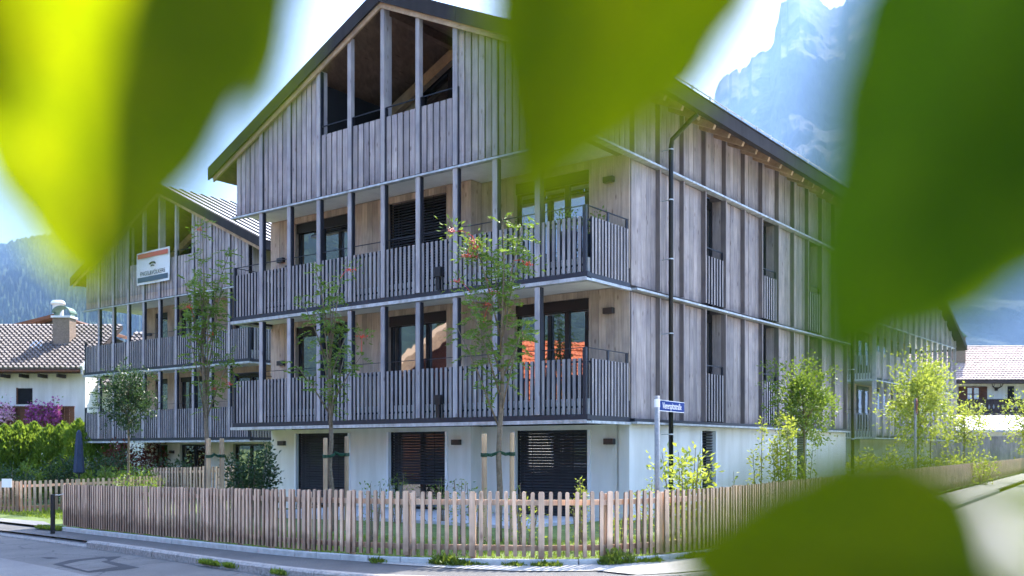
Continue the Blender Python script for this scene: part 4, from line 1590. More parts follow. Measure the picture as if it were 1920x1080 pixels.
small_tree('garden_tree', 1508, 24.0, 3.82, 1.85, 0.80, 'small round-headed tree in front of the side wall windows', 'shrub', 2600, 11, 0.085, per=2)
small_tree('garden_tree', 1722, 41.0, 5.55, 1.9, 1.35, 'broad sunlit fruit tree beside the no parking sign', 'lime', 2400, 12, 0.14, per=2)
small_tree('garden_tree', 1745, 46.0, 6.0, 3.4, 0.55, 'slender sunlit treetop behind the broad fruit tree', 'lime', 700, 22, 0.13, per=2)
small_tree('garden_tree', 1808, 52.0, 4.3, 1.6, 1.25, 'airy pale tree in front of the far garage wall', 'lime', 1000, 13, 0.14, per=2)
small_tree('garden_tree', 1935, 48.0, 4.6, 1.4, 1.1, 'pale tree right of the far farmhouse balcony', 'lime', 900, 14, 0.14, per=2)
small_tree('garden_tree', 240, 30.0, 4.15, 2.25, 0.78, 'small dark-leaved tree before the second house balcony', 'darkleaf', 2200, 15, 0.09, per=2)


def shrub(px, ytop, d, wpx, label, mat, n, seed, size=0.07, upright=False, per=1, group='garden shrubs', base=None, nstem=7):
    """several stems from the ground with leaves all along them"""
    random.seed(seed)
    x = (px - 960) / FPX * d
    gz = (ground(x) + 0.06) if base is None else base
    ztop = EYE + (HZ - ytop) / FPX * d
    h = ztop - gz
    w = wpx / FPX * d / 2
    s = empty('shrub', (0, 0, 0))
    tag(s, label, 'shrub', group)
    m = MB()
    P_, A_ = [], []
    for k in range(nstem):
        a = k * 2.4 + seed
        hh = h * random.uniform(0.62, 1.0) if k else h
        ox = math.cos(a) * w * random.uniform(0.4, 1.0)
        oy = math.sin(a) * w * random.uniform(0.4, 1.0)
        p0 = Vector((x + ox * 0.25, d + oy * 0.25, gz - 0.1))
        p1 = Vector((x + ox * 0.75, d + oy * 0.7, gz + hh * 0.55))
        p2 = Vector((x + ox, d + oy, gz + hh))
        m.tube([p0, p1, p2], [0.016, 0.011, 0.004], 5)
        nl = n // nstem
        for j in range(nl):
            f = (0.12 + 0.88 * random.random() ** 0.8)
            b = p0.lerp(p1, f * 2) if f < 0.5 else p1.lerp(p2, f * 2 - 1)
            sp = (0.05 if upright else 0.16) * (0.5 + h * 0.35) * (1.15 - f * 0.6)
            o = Vector((random.gauss(0, sp), random.gauss(0, sp), random.gauss(0, sp * 0.7)))
            P_.append(b + o)
            A_.append(o.normalized() + Vector((0, 0, random.uniform(-0.2, 0.7))) + Vector((random.gauss(0, .4), random.gauss(0, .4), 0)))
    m.build('stem', 'bark', s)
    v, q = leaf_quads(np.array([tuple(p) for p in P_]), np.array([tuple(p) for p in A_]), size, 0.45)
    v[:, 2] = np.maximum(v[:, 2], gz - 0.02)
    np_mesh('foliage', v, q, mat, s)
    return s


shrub(1285, 838, 15.6, 95, 'bright lime green shrub behind the fence beside the street sign', 'lime', 700, 31, 0.105)
shrub(1228, 868, 15.2, 24, 'single small sprig left of the street sign post', 'lime', 60, 30, 0.09, nstem=2)
shrub(1425, 782, 21.5, 26, 'tall slim leafy shoot in front of the white side wall', 'lime', 260, 32, 0.085, True, nstem=2)
shrub(1468, 772, 22.0, 60, 'cluster of tall leafy shoots beside the round-headed tree', 'lime', 1200, 33, 0.085, True, nstem=6)
shrub(1500, 820, 21.0, 60, 'low leafy shoots under the round-headed tree', 'shrub', 420, 34, 0.08, True, nstem=6)
shrub(1382, 884, 19.0, 22, 'lone sprig standing before the white side wall', 'shrub', 40, 35, 0.08, True, nstem=2)
shrub(1088, 896, 14.9, 30, 'yellow-green barberry shrub behind the fence', 'lime', 420, 36, 0.045, True, nstem=5)
shrub(1160, 960, 14.9, 60, 'low yellow-leaved shrub behind the fence near the corner', 'lime', 220, 37, 0.05, nstem=6)
shrub(1208, 905, 15.0, 40, 'thin green shrub behind the fence left of its corner', 'lime', 200, 38, 0.055, True, nstem=5)
for i, (px, yt, d, w, n) in enumerate(((700, 905, 16.2, 40, 110), (748, 888, 20.5, 40, 240), (830, 893, 20.3, 36, 220), (862, 900, 15.6, 30, 90), (890, 905, 15.2, 36, 110), (975, 905, 15.4, 34, 110), (985, 935, 15.0, 60, 160))):
    shrub(px, yt, d, w, 'sparse young %s shrub behind the fence %s' % (('green', 'leafy', 'leafy', 'thin', 'thin', 'thin', 'low yellowing')[i], ('near the middle rowan', 'under the half-raised blind, left side', 'under the half-raised blind, right side', 'before the wall corner lamp', 'left of the berry rowan stakes', 'right of the berry rowan stakes', 'below the wide blind')[i]), 'shrub' if i < 6 else 'lime', n, 50 + i, 0.055, nstem=5)
hb = [(1612, 842, 36, 70), (1648, 846, 37, 60), (1690, 838, 38, 70), (1738, 845, 39, 60), (1768, 838, 40, 70), (1805, 848, 42, 60), (1840, 850, 44, 60)]
for i, (px, yt, d, w) in enumerate(hb):
    shrub(px, yt, d, w, 'sunlit yellow-green bush in the hedge row along the side street fence', 'lime', 520, 70 + i, 0.13, group='bushes in the row along the side street fence', nstem=9)

# thuja hedge and garden shrubs on the left
for i in range(9):
    random.seed(90 + i)
    px = -20 + 28 * i
    d = 44 + random.uniform(-0.5, 0.5)
    x = (px - 960) / FPX * d
    ztop = EYE + (HZ - 800 + random.uniform(-5, 9)) / FPX * d
    gz = -0.5
    t = empty('thuja', (0, 0, 0))
    tag(t, 'bright green clipped thuja in the hedge below the flower balcony', 'hedge plant', 'thujas of the hedge')
    MB().tube([(x, d, gz), (x, d, ztop - 0.2)], [0.06, 0.01], 6).build('trunk', 'bark', t)
    pts = []
    for _ in range(2300):
        f = random.random()
        rr = 0.70 * (1 - f ** 6.0) * (0.72 + 0.38 * random.random()) * (1 + 0.25 * noise.noise(Vector((px * .1, f * 4, 0))))
        a = random.uniform(0, 2 * math.pi)
        pts.append((x + math.cos(a) * rr, d + math.sin(a) * rr, gz + (ztop - gz) * f))
    ax = np.array([(p[0] - x + random.gauss(0, .2), p[1] - d + random.gauss(0, .2), 0.9) for p in pts])
    v, q = leaf_quads(np.array(pts), ax, 0.22, 0.4)
    np_mesh('foliage', v, q, 'thuja', t)
gs = [(20, 872, 34, 90, 'darkleaf', 'leafy green'), (75, 868, 35, 70, 'shrub', 'fresh green'), (120, 858, 35, 60, 'darkleaf', 'tall dark'), (205, 850, 36, 80, 'darkleaf', 'dense dark'), (180, 880, 34, 70, 'shrub', 'low green'), (250, 875, 32, 70, 'shrub', 'mixed green'), (330, 862, 34.5, 70, 'darkleaf', 'dark glossy')]
where = ('behind the far left fence', 'behind the far left fence near the thujas', 'left of the folded parasol', 'right of the folded parasol', 'below the folded parasol', 'beside the small dark-leaved tree', 'before the second house glass doors')
for i, (px, yt, d, w, mt, ad) in enumerate(gs):
    shrub(px, yt, d, w, ad + ' garden shrub ' + where[i], mt, 1100, 110 + i, 0.13, nstem=11)
shrub(470, 838, 23.5, 95, 'large dark shrub beside the white wall end of the timber house', 'darkleaf', 2600, 120, 0.10, nstem=14)
shrub(255, 880, 26.5, 90, 'light green wispy shrub behind the front fence', 'shrub', 900, 121, 0.08, nstem=12)
for i, px in enumerate((215, 240, 265, 290)):
    shrub(px, 826, 41 + i * .3, 34, 'copper red bush in the hedge below the second house', 'redleaf', 420, 130 + i, 0.16, group='copper red hedge bushes', nstem=6)

# lawn blades behind the fence and weeds at the foot of the edging
random.seed(200)
pts = []
while len(pts) < 16000:
    x = random.uniform(-9.5, 6.5)
    y = yf(x) + random.uniform(-0.02, 3.2) ** 1.0
    pts.append((x, y, ground(x) + 0.095))
pts = np.array(pts)
ax = rng.normal(scale=0.45, size=pts.shape)
ax[:, 2] = 1
v, q = leaf_quads(pts, ax, 0.075, 0.16)
gr = np_mesh('grass', v, q, 'grass')
tag(gr, 'short lawn grass growing behind the picket fence', 'grass', kind='stuff')
pts, szs = [], []
for _ in range(6500):
    x = random.uniform(-2.0, 3.2)
    k = noise.noise(Vector((x * 1.7, 3.3, 0))) + 0.5 * noise.noise(Vector((x * 6.1, 1.3, 0))) + 0.18 * (x > -0.2)
    big = math.exp(-((x - 1.45) / 0.28) ** 2) + 0.5 * math.exp(-((x + 1.0) / 0.25) ** 2)
    k += 0.5 * big
    if k < random.uniform(0.0, 0.45):
        continue
    y = yf(x) - 0.07 - abs(random.gauss(0, 0.05 + 0.05 * max(0, k)))
    hgt = random.random() ** 2 * 0.20 * big
    pts.append((x + random.gauss(0, 0.15 * hgt), y, ground(x) + 0.05 + hgt))
    szs.append(random.uniform(0.03, 0.11) * (0.6 + 0.6 * max(0, k)))
pts = np.array(pts)
ax = rng.normal(scale=0.7, size=pts.shape)
ax[:, 2] = 1
v, q = leaf_quads(pts, ax, np.array(szs), 0.3)
wd = np_mesh('weeds', v, q, 'grass')
tag(wd, 'ragged weeds along the foot of the concrete edging', 'weeds', kind='stuff')
pts = []
for _ in range(900):
    x = random.choice((-4.6, -4.75, -4.5, -4.2, -3.2)) + random.gauss(0, 0.06)
    pts.append((x, yk(x) - 0.05 + random.gauss(0, 0.02), ground(x) - 0.06))
for _ in range(1500):
    x = random.uniform(-10.9, -9.95)
    pts.append((x, y_at([Vector((-11.2, 22.7)), Vector((-9.9, 21.55))], x) + random.uniform(-0.15, 0.1), ground(x) + 0.06))
for _ in range(5000):
    x = random.uniform(-19, -11)
    y = yf(x) + random.uniform(1.5, 4.2)
    pts.append((x, y, ground(x) + 0.09))
pts = np.array(pts)
ax = rng.normal(scale=0.5, size=pts.shape)
ax[:, 2] = 1
v, q = leaf_quads(pts, ax, 0.09, 0.22)
wd = np_mesh('verge_grass', v, q, 'grass')
tag(wd, 'tufts of grass at the kerb and beside the driveway', 'grass', kind='stuff')
# terrace slab of the ground floor flat
random.seed(9)
ter = MB().box(-8.2, -0.5, -1.7, 1.2, 0.02, 0.16).build('terrace', 'paving', None, loc=(*C_MAIN, 0), rotz=PHI)
struct(ter, 'pale paved terrace in front of the ground floor blinds', 'terrace')

# ================================================================== neighbouring houses
def tiled_plane(parent, o, ex, ey, nx, ny, mat, lift=0.05, name='tile_rows'):
    """overlapping pan tiles on a roof plane: o = lower corner, ex along the eave, ey up the slope"""
    o, ex, ey = Vector(o), Vector(ex), Vector(ey)
    nrm = ex.cross(ey).normalized()
    du, dv = ex / nx, ey / ny
    prof = [(0.0, 0.0), (0.18, 0.9), (0.42, 1.0), (0.58, 0.25), (1.0, 0.0)]
    v, f = [], []
    for j in range(ny):
        for i in range(nx):
            b = o + du * i + dv * j
            k = len(v)
            jit = random.uniform(-0.006, 0.006)
            for t, sgn in ((0.0, 1.0), (1.12, 0.0)):
                for a, hgt in prof:
                    v.append(b + du * a + dv * t + nrm * (lift * (0.55 + 0.9 * hgt) * (0.35 + 0.65 * sgn) + 0.012 + 0.03 * sgn + jit))
            m = len(prof)
            for c in range(m - 1):
                f.append((k + c, k + c + 1, k + m + c + 1, k + m + c))
            # front lip of the tile
            kk = len(v)
            for a, hgt in prof:
                v.append(b + du * a + nrm * 0.004)
            for c in range(m - 1):
                f.append((kk + c, kk + c + 1, k + c + 1, k + c))
    ob = MB().add(v, f).build(name, mat, parent)
    ob['kind'] = 'stuff'
    return ob


# white farmhouse on the left: long eave towards the street, brown flower balcony
lh = empty('farmhouse', (0, 0, 0))
tag(lh, 'white farmhouse with tiled roof and flower balcony beside the thuja hedge', 'building')
DH = 58.0
def LH(px, py, d=DH):
    return P(px, py, d)
xa, xb = LH(-260, 0).x, LH(152, 0).x
ze = LH(0, 692).z
box('wall', 'plaster', lh, xa, LH(160, 0).x, DH, DH + 9, -0.6, ze + 0.15)
box('rear_wing_wall', 'plaster', lh, LH(160, 0).x - 0.5, LH(330, 0).x, DH + 2.4, DH + 9, -0.6, ze - 0.3)
wv = empty('window', parent=lh)
box('opening', 'dark', wv, LH(34, 0).x, LH(61, 0).x, DH - 0.02, DH + 0.1, LH(0, 758).z, LH(0, 728).z)
box('frame', 'brownwood', wv, LH(31, 0).x, LH(34, 0).x, DH - 0.05, DH + 0.1, LH(0, 758).z, LH(0, 727).z)
# roof planes
zr = LH(0, 612, DH + 5.5).z
rp = MB()
x0r, x1r = xa - 0.5, LH(165, 0).x
rp.add([(x0r, DH - 1.0, ze - 0.12), (x1r, DH - 1.0, ze - 0.12), (x1r, DH + 5.2, zr), (x0r, DH + 5.2, zr), (x0r, DH - 1.0, ze - 0.34), (x1r, DH - 1.0, ze - 0.34), (x1r, DH + 5.2, zr - 0.25), (x0r, DH + 5.2, zr - 0.25)],
       [(0, 1, 2, 3), (7, 6, 5, 4), (0, 4, 5, 1), (1, 5, 6, 2), (2, 6, 7, 3), (3, 7, 4, 0)])
lr = rp.build('roof', 'darkwood', lh)
tiled_plane(lr, (x0r, DH - 1.05, ze - 0.10), (x1r - x0r, 0, 0), (0, 6.25, zr - ze + 0.12), 46, 19, 'tile', 0.14)
# lower rear wing roof that continues to the right
x2r = LH(262, 0).x
ze2 = LH(0, 724, DH + 1.6).z
rp = MB()
rp.add([(x1r + 0.02, DH + 1.3, ze2 - 0.1), (x2r, DH + 1.3, ze2 - 0.1), (x2r, DH + 7.2, zr - 0.25), (x1r + 0.02, DH + 7.2, zr - 0.25), (x1r + 0.02, DH + 1.3, ze2 - 0.3), (x2r, DH + 1.3, ze2 - 0.3), (x2r, DH + 7.2, zr - 0.5), (x1r + 0.02, DH + 7.2, zr - 0.5)],
       [(0, 1, 2, 3), (7, 6, 5, 4), (0, 4, 5, 1), (1, 5, 6, 2), (2, 6, 7, 3), (3, 7, 4, 0)])
lr2 = rp.build('roof', 'darkwood', lh)
tiled_plane(lr2, (x1r + 0.02, DH + 1.25, ze2 - 0.08), (x2r - x1r, 0, 0), (0, 6.0, zr - 0.25 - ze2 + 0.1), 10, 18, 'tile', 0.14)
box('verge_board', 'galv', lr, x1r, x1r + 0.12, DH - 1.0, DH - 0.95, ze - 0.4, ze)
MB().bar((x1r + 0.06, DH - 1.05, ze - 0.05), (x1r + 0.06, DH + 1.5, ze + 1.22), 0.16, 0.3).build('verge_board', 'galv', lr)
MB().tube([(x0r, DH - 1.1, ze - 0.2), (x1r, DH - 1.1, ze - 0.2)], 0.08, 8).build('gutter', 'brownwood', lr)
for k in range(12):
    x = x0r + 0.5 + k * 1.1
    if x < x1r - 0.2:
        box('rafter_tail', 'darkwood', lr, x - 0.07, x + 0.07, DH - 0.95, DH + 0.1, ze - 0.55, ze - 0.35)
sky_ = empty('skylight', parent=lh)
k0, k1 = LH(64, 0, DH + 2.2), LH(86, 0, DH + 2.2)
sl = (zr - ze + 0.12) / 6.2
zz = ze - 0.12 + sl * 3.0
MB().add([(k0.x, DH + 1.5, ze - 0.1 + sl * 2.5 + 0.16), (k1.x, DH + 1.5, ze - 0.1 + sl * 2.5 + 0.16), (k1.x - 0.25, DH + 2.5, ze - 0.1 + sl * 3.5 + 0.18), (k0.x - 0.25, DH + 2.5, ze - 0.1 + sl * 3.5 + 0.18)], [(0, 1, 2, 3)]).build('pane', 'glass', sky_)
# brick chimney with arched copper cap
ch = empty('chimney', parent=lh)
cx = LH(120, 0, DH + 2.5).x
cw = 0.52
ct = LH(0, 597, DH + 2.5).z
MB().box(cx - cw, cx + cw, DH + 2.1, DH + 3.0, ze, ct).build('stack', 'brick', ch)
MB().box(cx - cw - 0.08, cx + cw + 0.08, DH + 2.02, DH + 3.08, ct, ct + 0.12).build('crown', 'slab', ch)
arch = [(math.cos(a) * 0.56, 0.12 + math.sin(a) * 0.42) for a in [math.pi * i / 10 for i in range(11)]]
m = MB()
for (a0, b0), (a1, b1) in zip(arch, arch[1:]):
    m.add([(cx + a0, DH + 2.05, ct + 0.2 + b0), (cx + a1, DH + 2.05, ct + 0.2 + b1), (cx + a1, DH + 3.05, ct + 0.2 + b1), (cx + a0, DH + 3.05, ct + 0.2 + b0),
           (cx + a0 * .93, DH + 2.05, ct + 0.16 + b0 * .95), (cx + a1 * .93, DH + 2.05, ct + 0.16 + b1 * .95), (cx + a1 * .93, DH + 3.05, ct + 0.16 + b1 * .95), (cx + a0 * .93, DH + 3.05, ct + 0.16 + b0 * .95)],
          [(0, 1, 2, 3), (7, 6, 5, 4), (0, 4, 5, 1), (2, 6, 7, 3)])
for sx in (-0.5, 0.5):
    m.box(cx + sx - 0.03, cx + sx + 0.03, DH + 2.3, DH + 2.8, ct + 0.121, ct + 0.34)
m.build('chimney_cap', 'copper', ch)
# flower balcony
zb0, zb1 = LH(0, 802).z, LH(0, 766).z
bal = empty('flower_balcony', parent=lh)
for k in range(46):
    x = xa + (LH(160, 0).x - xa) * k / 46
    ibox('board', 'brownwood', bal, x + 0.01, x + (LH(160, 0).x - xa) / 46 - 0.01, DH - 1.45, DH - 1.41, zb0, zb1)
box('deck', 'brownwood', bal, xa, LH(160, 0).x, DH - 1.4, DH, zb0 - 0.2, zb0 - 0.05)
box('top_rail', 'brownwood', bal, xa, LH(160, 0).x, DH - 1.52, DH - 1.38, zb1 + 0.002, zb1 + 0.08)
for i, (p0, p1, y0, y1, mt) in enumerate(((-60, 56, 757, 797, 'petpink'), (80, 140, 763, 799, 'petunia'))):
    f_ = empty('flower_box', (0, 0, 0))
    tag(f_, ('pink and white' if i == 0 else 'purple') + ' hanging petunias on the farmhouse balcony', 'flowers', 'balcony flower boxes')
    a, b = LH(p0, 0).x, LH(p1, 0).x
    box('planter', 'brownwood', f_, a, b, DH - 1.75, DH - 1.53, zb1 - 0.15, zb1 + 0.02)
    nb = int((b - a) * 420)
    pts = np.stack([rng.uniform(a, b, nb), DH - 1.72 - np.abs(rng.normal(0, .18, nb)), LH(0, 780).z + rng.normal(0, 0.34, nb)], 1)
    v, q = leaf_quads(pts, rng.normal(size=pts.shape) + np.array([0, -.8, 0]), 0.13, 0.9)
    np_mesh('blossom', v, q, mt, f_)
    nq = nb // (5 if i == 0 else 2)
    np_mesh('blossom', *leaf_quads(pts[:nq] + rng.normal(0, .12, (nq, 3)), rng.normal(size=(nq, 3)), 0.12, 0.9), 'petunia', f_)
    np_mesh('foliage', *leaf_quads(pts[: nb // 3] + rng.normal(0, .1, (nb // 3, 3)) + np.array([0, .1, .05]), rng.normal(size=(nb // 3, 3)), 0.14, 0.6), 'thuja', f_)
# second roof and chimney behind
lb = empty('farmhouse', (0, 0, 0))
tag(lb, 'reddish brown gabled roof with round-topped chimney behind the white farmhouse', 'building')
DB = 70.0
pk = P(102, 588, DB)
e0, e1 = P(-260, 640, DB), P(150, 606, DB)
MB().prism([(pk.x - 9.5, pk.z - 2.4), (pk.x, pk.z), (pk.x + 2.2, pk.z - 0.75), (pk.x + 2.2, pk.z - 1.0), (pk.x, pk.z - 0.25), (pk.x - 9.5, pk.z - 2.65)], 'y', DB, DB + 8).build('roof', 'brownwood', lb)
MB().prism([(pk.x - 8.8, -0.5), (pk.x + 1.8, -0.5), (pk.x + 1.8, pk.z - 1.1), (pk.x, pk.z - 0.3), (pk.x - 8.8, pk.z - 2.6)], 'y', DB + 0.8, DB + 8).build('wall', 'darkwood', lb)
c0 = P(103, 566, DB + 1)
MB().tube([(c0.x, DB + 1.5, pk.z - 1.5), (c0.x, DB + 1.5, c0.z - 0.1)], 0.38, 14).build('chimney', 'slab', lb)
MB().tube([(c0.x, DB + 1.5, c0.z - 0.1), (c0.x, DB + 1.5, c0.z + 0.02), (c0.x, DB + 1.5, c0.z + 0.16)], [0.5, 0.5, 0.38], 14).build('chimney_cap', 'white', lb)

# farmhouse on the right with shutters and a dark carved balcony
rh = empty('farmhouse', (0, 0, 0))
tag(rh, 'white farmhouse with brown shutters and dark carved balcony beyond the far timber house', 'building')
DR = 78.0
def RH(px, py, d=DR):
    return P(px, py, d)
xl, xr = RH(1700, 0).x, RH(2150, 0).x
zer = RH(0, 715).z
box('wall', 'plaster', rh, xl, xr, DR, DR + 10, -0.6, zer + 0.1)
zrr = RH(0, 652, DR + 5).z
rp = MB()
rp.add([(xl - 1, DR - 1.2, zer), (xr + 1, DR - 1.2, zer), (xr + 1, DR + 5, zrr), (xl - 1, DR + 5, zrr), (xl - 1, DR - 1.2, zer - 0.28), (xr + 1, DR - 1.2, zer - 0.28), (xr + 1, DR + 5, zrr - 0.3), (xl - 1, DR + 5, zrr - 0.3)],
       [(0, 1, 2, 3), (7, 6, 5, 4), (0, 4, 5, 1), (1, 5, 6, 2), (2, 6, 7, 3), (3, 7, 4, 0)])
rr_ = rp.build('roof', 'darkwood', rh)
tiled_plane(rr_, (xl - 1, DR - 1.25, zer + 0.02), (xr - xl + 2, 0, 0), (0, 6.25, zrr - zer + 0.02), 76, 18, 'tilepink', 0.06)
MB().tube([(xl - 1, DR + 5, zrr + 0.04), (xr + 1, DR + 5, zrr + 0.04)], 0.14, 8).build('ridge_cap', 'tilepink', rr_)
box('gutter', 'darkwood', rr_, xl - 1, xr + 1, DR - 1.4, DR - 1.26, zer - 0.25, zer - 0.05)
cr = empty('chimney', parent=rh)
c0 = RH(1797, 632, DR + 2)
box('stack', 'brick', cr, c0.x - 0.45, c0.x + 0.45, DR + 1.7, DR + 2.5, zer, c0.z)
MB().prism([(c0.x - 0.6, c0.z), (c0.x + 0.6, c0.z), (c0.x, c0.z + 0.5)], 'y', DR + 1.6, DR + 2.6).build('chimney_cap', 'copper', cr)
w_ = empty('window', parent=rh)
a, b = RH(1812, 0).x, RH(1836, 0).x
zt, zbm = RH(0, 726).z, RH(0, 752).z
box('pane', 'glass', w_, a, b, DR - 0.03, DR + 0.05, zbm, zt)
fr = MB().box(a - 0.06, a + 0.05, DR - 0.08, DR - 0.031, zbm, zt).box(b - 0.05, b + 0.06, DR - 0.08, DR - 0.031, zbm, zt).box((a + b) / 2 - 0.06, (a + b) / 2 + 0.06, DR - 0.08, DR - 0.031, zbm, zt).box(a, b, DR - 0.085, DR - 0.032, zt - 0.06, zt + 0.05).box(a, b, DR - 0.075, DR - 0.033, (zt + zbm) / 2 - 0.03, (zt + zbm) / 2 + 0.03)
fr.build('frame', 'brownwood', w_)
box('curtain', 'white', w_, a + 0.06, (a + b) / 2 - 0.12, DR - 0.045, DR - 0.032, zbm + 0.1, zt - 0.1)
box('curtain', 'white', w_, (a + b) / 2 + 0.12, b - 0.06, DR - 0.045, DR - 0.032, zbm + 0.1, zt - 0.1)
for p0, p1 in ((1797, 1811), (1837, 1850)):
    sh = box('shutter', 'brownwood', w_, RH(p0, 0).x, RH(p1, 0).x, DR - 0.1, DR - 0.03, zbm - 0.05, zt + 0.05)
    box('shutter_panel', 'brownwood', sh, RH(p0 + 2, 0).x, RH(p1 - 2, 0).x, DR - 0.115, DR - 0.101, zbm + 0.1, zt - 0.1)
w2_ = empty('window', parent=rh)
box('pane', 'dark', w2_, RH(1889, 0).x, RH(1901, 0).x, DR - 0.04, DR + 0.05, RH(0, 752).z, RH(0, 724).z)
# carved balcony boards
zt, zbm = RH(0, 752).z, RH(0, 776).z
cb = empty('carved_balcony', parent=rh)
xs0 = RH(1785, 0).x
for k in range(30):
    x = xs0 + 0.36 * k
    m = MB()
    hw, z0, z1 = 0.17, zbm, zt
    zm = (z0 + z1) / 2
    poly = [(-hw, z0), (hw, z0), (hw, zm - 0.2), (hw - 0.07, zm), (hw, zm + 0.2), (hw, z1), (-hw, z1), (-hw, zm + 0.2), (-hw + 0.07, zm), (-hw, zm - 0.2)]
    m.prism(poly, 'y', DR - 1.3, DR - 1.26)
    m.build('board', 'darkwood', cb, loc=(x, 0, 0))
box('rail', 'darkwood', cb, xs0 - 0.2, xr, DR - 1.36, DR - 1.22, zt + 0.002, zt + 0.1)
box('deck', 'darkwood', cb, xs0 - 0.2, xr, DR - 1.25, DR, zbm - 0.2, zbm - 0.03)
# antlers on the wall
m = MB()
c = RH(1867, 727)
for s in (-1, 1):
    m.tube([(c.x, DR - 0.1, c.z - 0.1), (c.x + s * 0.35, DR - 0.25, c.z + 0.08), (c.x + s * 0.5, DR - 0.3, c.z + 0.45)], [0.05, 0.04, 0.02], 6)
    m.tube([(c.x + s * 0.3, DR - 0.22, c.z + 0.05), (c.x + s * 0.2, DR - 0.35, c.z + 0.35)], [0.035, 0.015], 5)
m.box(c.x - 0.1, c.x + 0.1, DR - 0.12, DR - 0.01, c.z - 0.25, c.z + 0.02)
an = m.build('antlers', 'darkwood')
tag(an, 'mounted antlers on the white wall right of the brown shutters', 'antlers')
# low annex with a pale seamed metal roof
ax_ = empty('annex', (0, 0, 0))
tag(ax_, 'low garage annex with pale metal roof before the carved balcony', 'building')
DA = 66.0
a0, a1 = P(1700, 0, DA).x, P(2150, 0, DA).x
zt, zl = P(0, 778, DA + 6).z, P(0, 806, DA).z
MB().add([(a0, DA, zl), (a1, DA, zl), (a1, DA + 7, zt), (a0, DA + 7, zt), (a0, DA, zl - 0.15), (a1, DA, zl - 0.15), (a1, DA + 7, zt - 0.15), (a0, DA + 7, zt - 0.15)], [(0, 1, 2, 3), (7, 6, 5, 4), (0, 4, 5, 1), (1, 5, 6, 2), (2, 6, 7, 3), (3, 7, 4, 0)]).build('roof', 'roofmetal', ax_)
for k in range(24):
    x = a0 + 0.7 * k
    if x < a1:
        MB().bar((x, DA, zl + 0.03), (x, DA + 7, zt + 0.03), 0.04, 0.06).build('standing_seam', 'roofmetal', ax_)
box('wall', 'plaster', ax_, a0 + 0.3, a1 - 0.3, DA + 0.6, DA + 6.9, -0.6, zl - 0.1)
for k in range(60):
    x = a0 + 0.3 + 0.17 * k
    ibox('board', 'picket', ax_, x, x + 0.155, DA + 0.5, DA + 0.56, -0.5, P(0, 818, DA).z)

# houses across the road, out of the picture to the left, that show in the window panes
def plain_house(name, loc, rotz, w, dp, ze, zr, roofmat, wallmat, label, over=0.9, tiles=True, thick=0.2):
    h = empty(name, loc, rotz)
    tag(h, label, 'building')
    MB().prism([(-dp / 2, -0.6), (dp / 2, -0.6), (dp / 2, ze), (0, zr - 0.2), (-dp / 2, ze)], 'x', -w / 2, w / 2).build('wall', wallmat, h)
    for s in (-1, 1):
        sl = (zr - ze) / (dp / 2)
        y = s * (dp / 2 + over)
        zlow = zr - sl * (dp / 2 + over)
        m = MB().add([(-w / 2 - 1, y, zlow), (w / 2 + 1, y, zlow), (w / 2 + 1, 0, zr), (-w / 2 - 1, 0, zr), (-w / 2 - 1, y, zlow - thick), (w / 2 + 1, y, zlow - thick), (w / 2 + 1, 0, zr - thick), (-w / 2 - 1, 0, zr - thick)],
                     [(0, 1, 2, 3), (7, 6, 5, 4), (0, 4, 5, 1), (1, 5, 6, 2), (2, 6, 7, 3), (3, 7, 4, 0)])
        r = m.build('roof', roofmat, h)
        if tiles:
            if s > 0:
                tiled_plane(r, (w / 2 + 1, y, zlow + 0.01), (-w - 2, 0, 0), (0, -y, zr - zlow), 48, 16, roofmat, 0.06)
            else:
                tiled_plane(r, (-w / 2 - 1, y, zlow + 0.01), (w + 2, 0, 0), (0, -y, zr - zlow), 48, 16, roofmat, 0.06)
    for k in range(3):
        for s in (-1, 1):
            x = -w / 2 + w * (k + 0.5) / 3
            g_ = empty('window', parent=h)
            box('pane', 'glass', g_, x - 0.5, x + 0.5, s * dp / 2 - 0.02, s * dp / 2 + 0.02, 1.0, 2.2)
            box('shutter', 'brownwood', g_, x - 1.05, x - 0.52, s * dp / 2 - 0.05, s * dp / 2 + 0.05, 0.95, 2.25)
            box('shutter', 'brownwood', g_, x + 0.52, x + 1.05, s * dp / 2 - 0.05, s * dp / 2 + 0.05, 0.95, 2.25)
    return h
plain_house('farmhouse', (-29, 10.0, 0), R(90), 10, 10, 3.6, 7.6, 'tileorange', 'plaster', 'house with bright orange tiled roof across the road')
plain_house('farmhouse', (-44, 15.0, 0), 0, 12, 14, 5.2, 11.0, 'beam', 'brownwood', 'house with pale shingled roof across the road', 1.6, False, 0.9)
for i, (x, y, h) in enumerate(((-40, 6, 12), (-62, 22, 15), (-41, 1, 12), (-58, 30, 14), (-38, -5, 11), (-64, 12, 16))):
    random.seed(300 + i)
    t = empty('spruce_tree', (0, 0, 0))
    tag(t, 'dark spruce standing behind the houses across the road', 'tree', 'spruces across the road')
    MB().tube([(x, y, -0.5), (x, y, h * 0.9)], [0.22, 0.03], 7).build('trunk', 'bark', t)
    pts = []
    for _ in range(2600):
        f = random.random() ** 1.3
        rr = 2.3 * (1 - f) * (0.35 + 0.65 * random.random()) * (0.75 + 0.25 * math.sin(f * 40))
        a = random.uniform(0, 2 * math.pi)
        pts.append((x + math.cos(a) * rr, y + math.sin(a) * rr, 1.0 + (h - 1.0) * f))
    axx = np.array([(p[0] - x, p[1] - y, -0.5) for p in pts]) + 1e-3
    np_mesh('foliage', *leaf_quads(np.array(pts), axx, 0.55, 0.35), 'darkleaf', t)

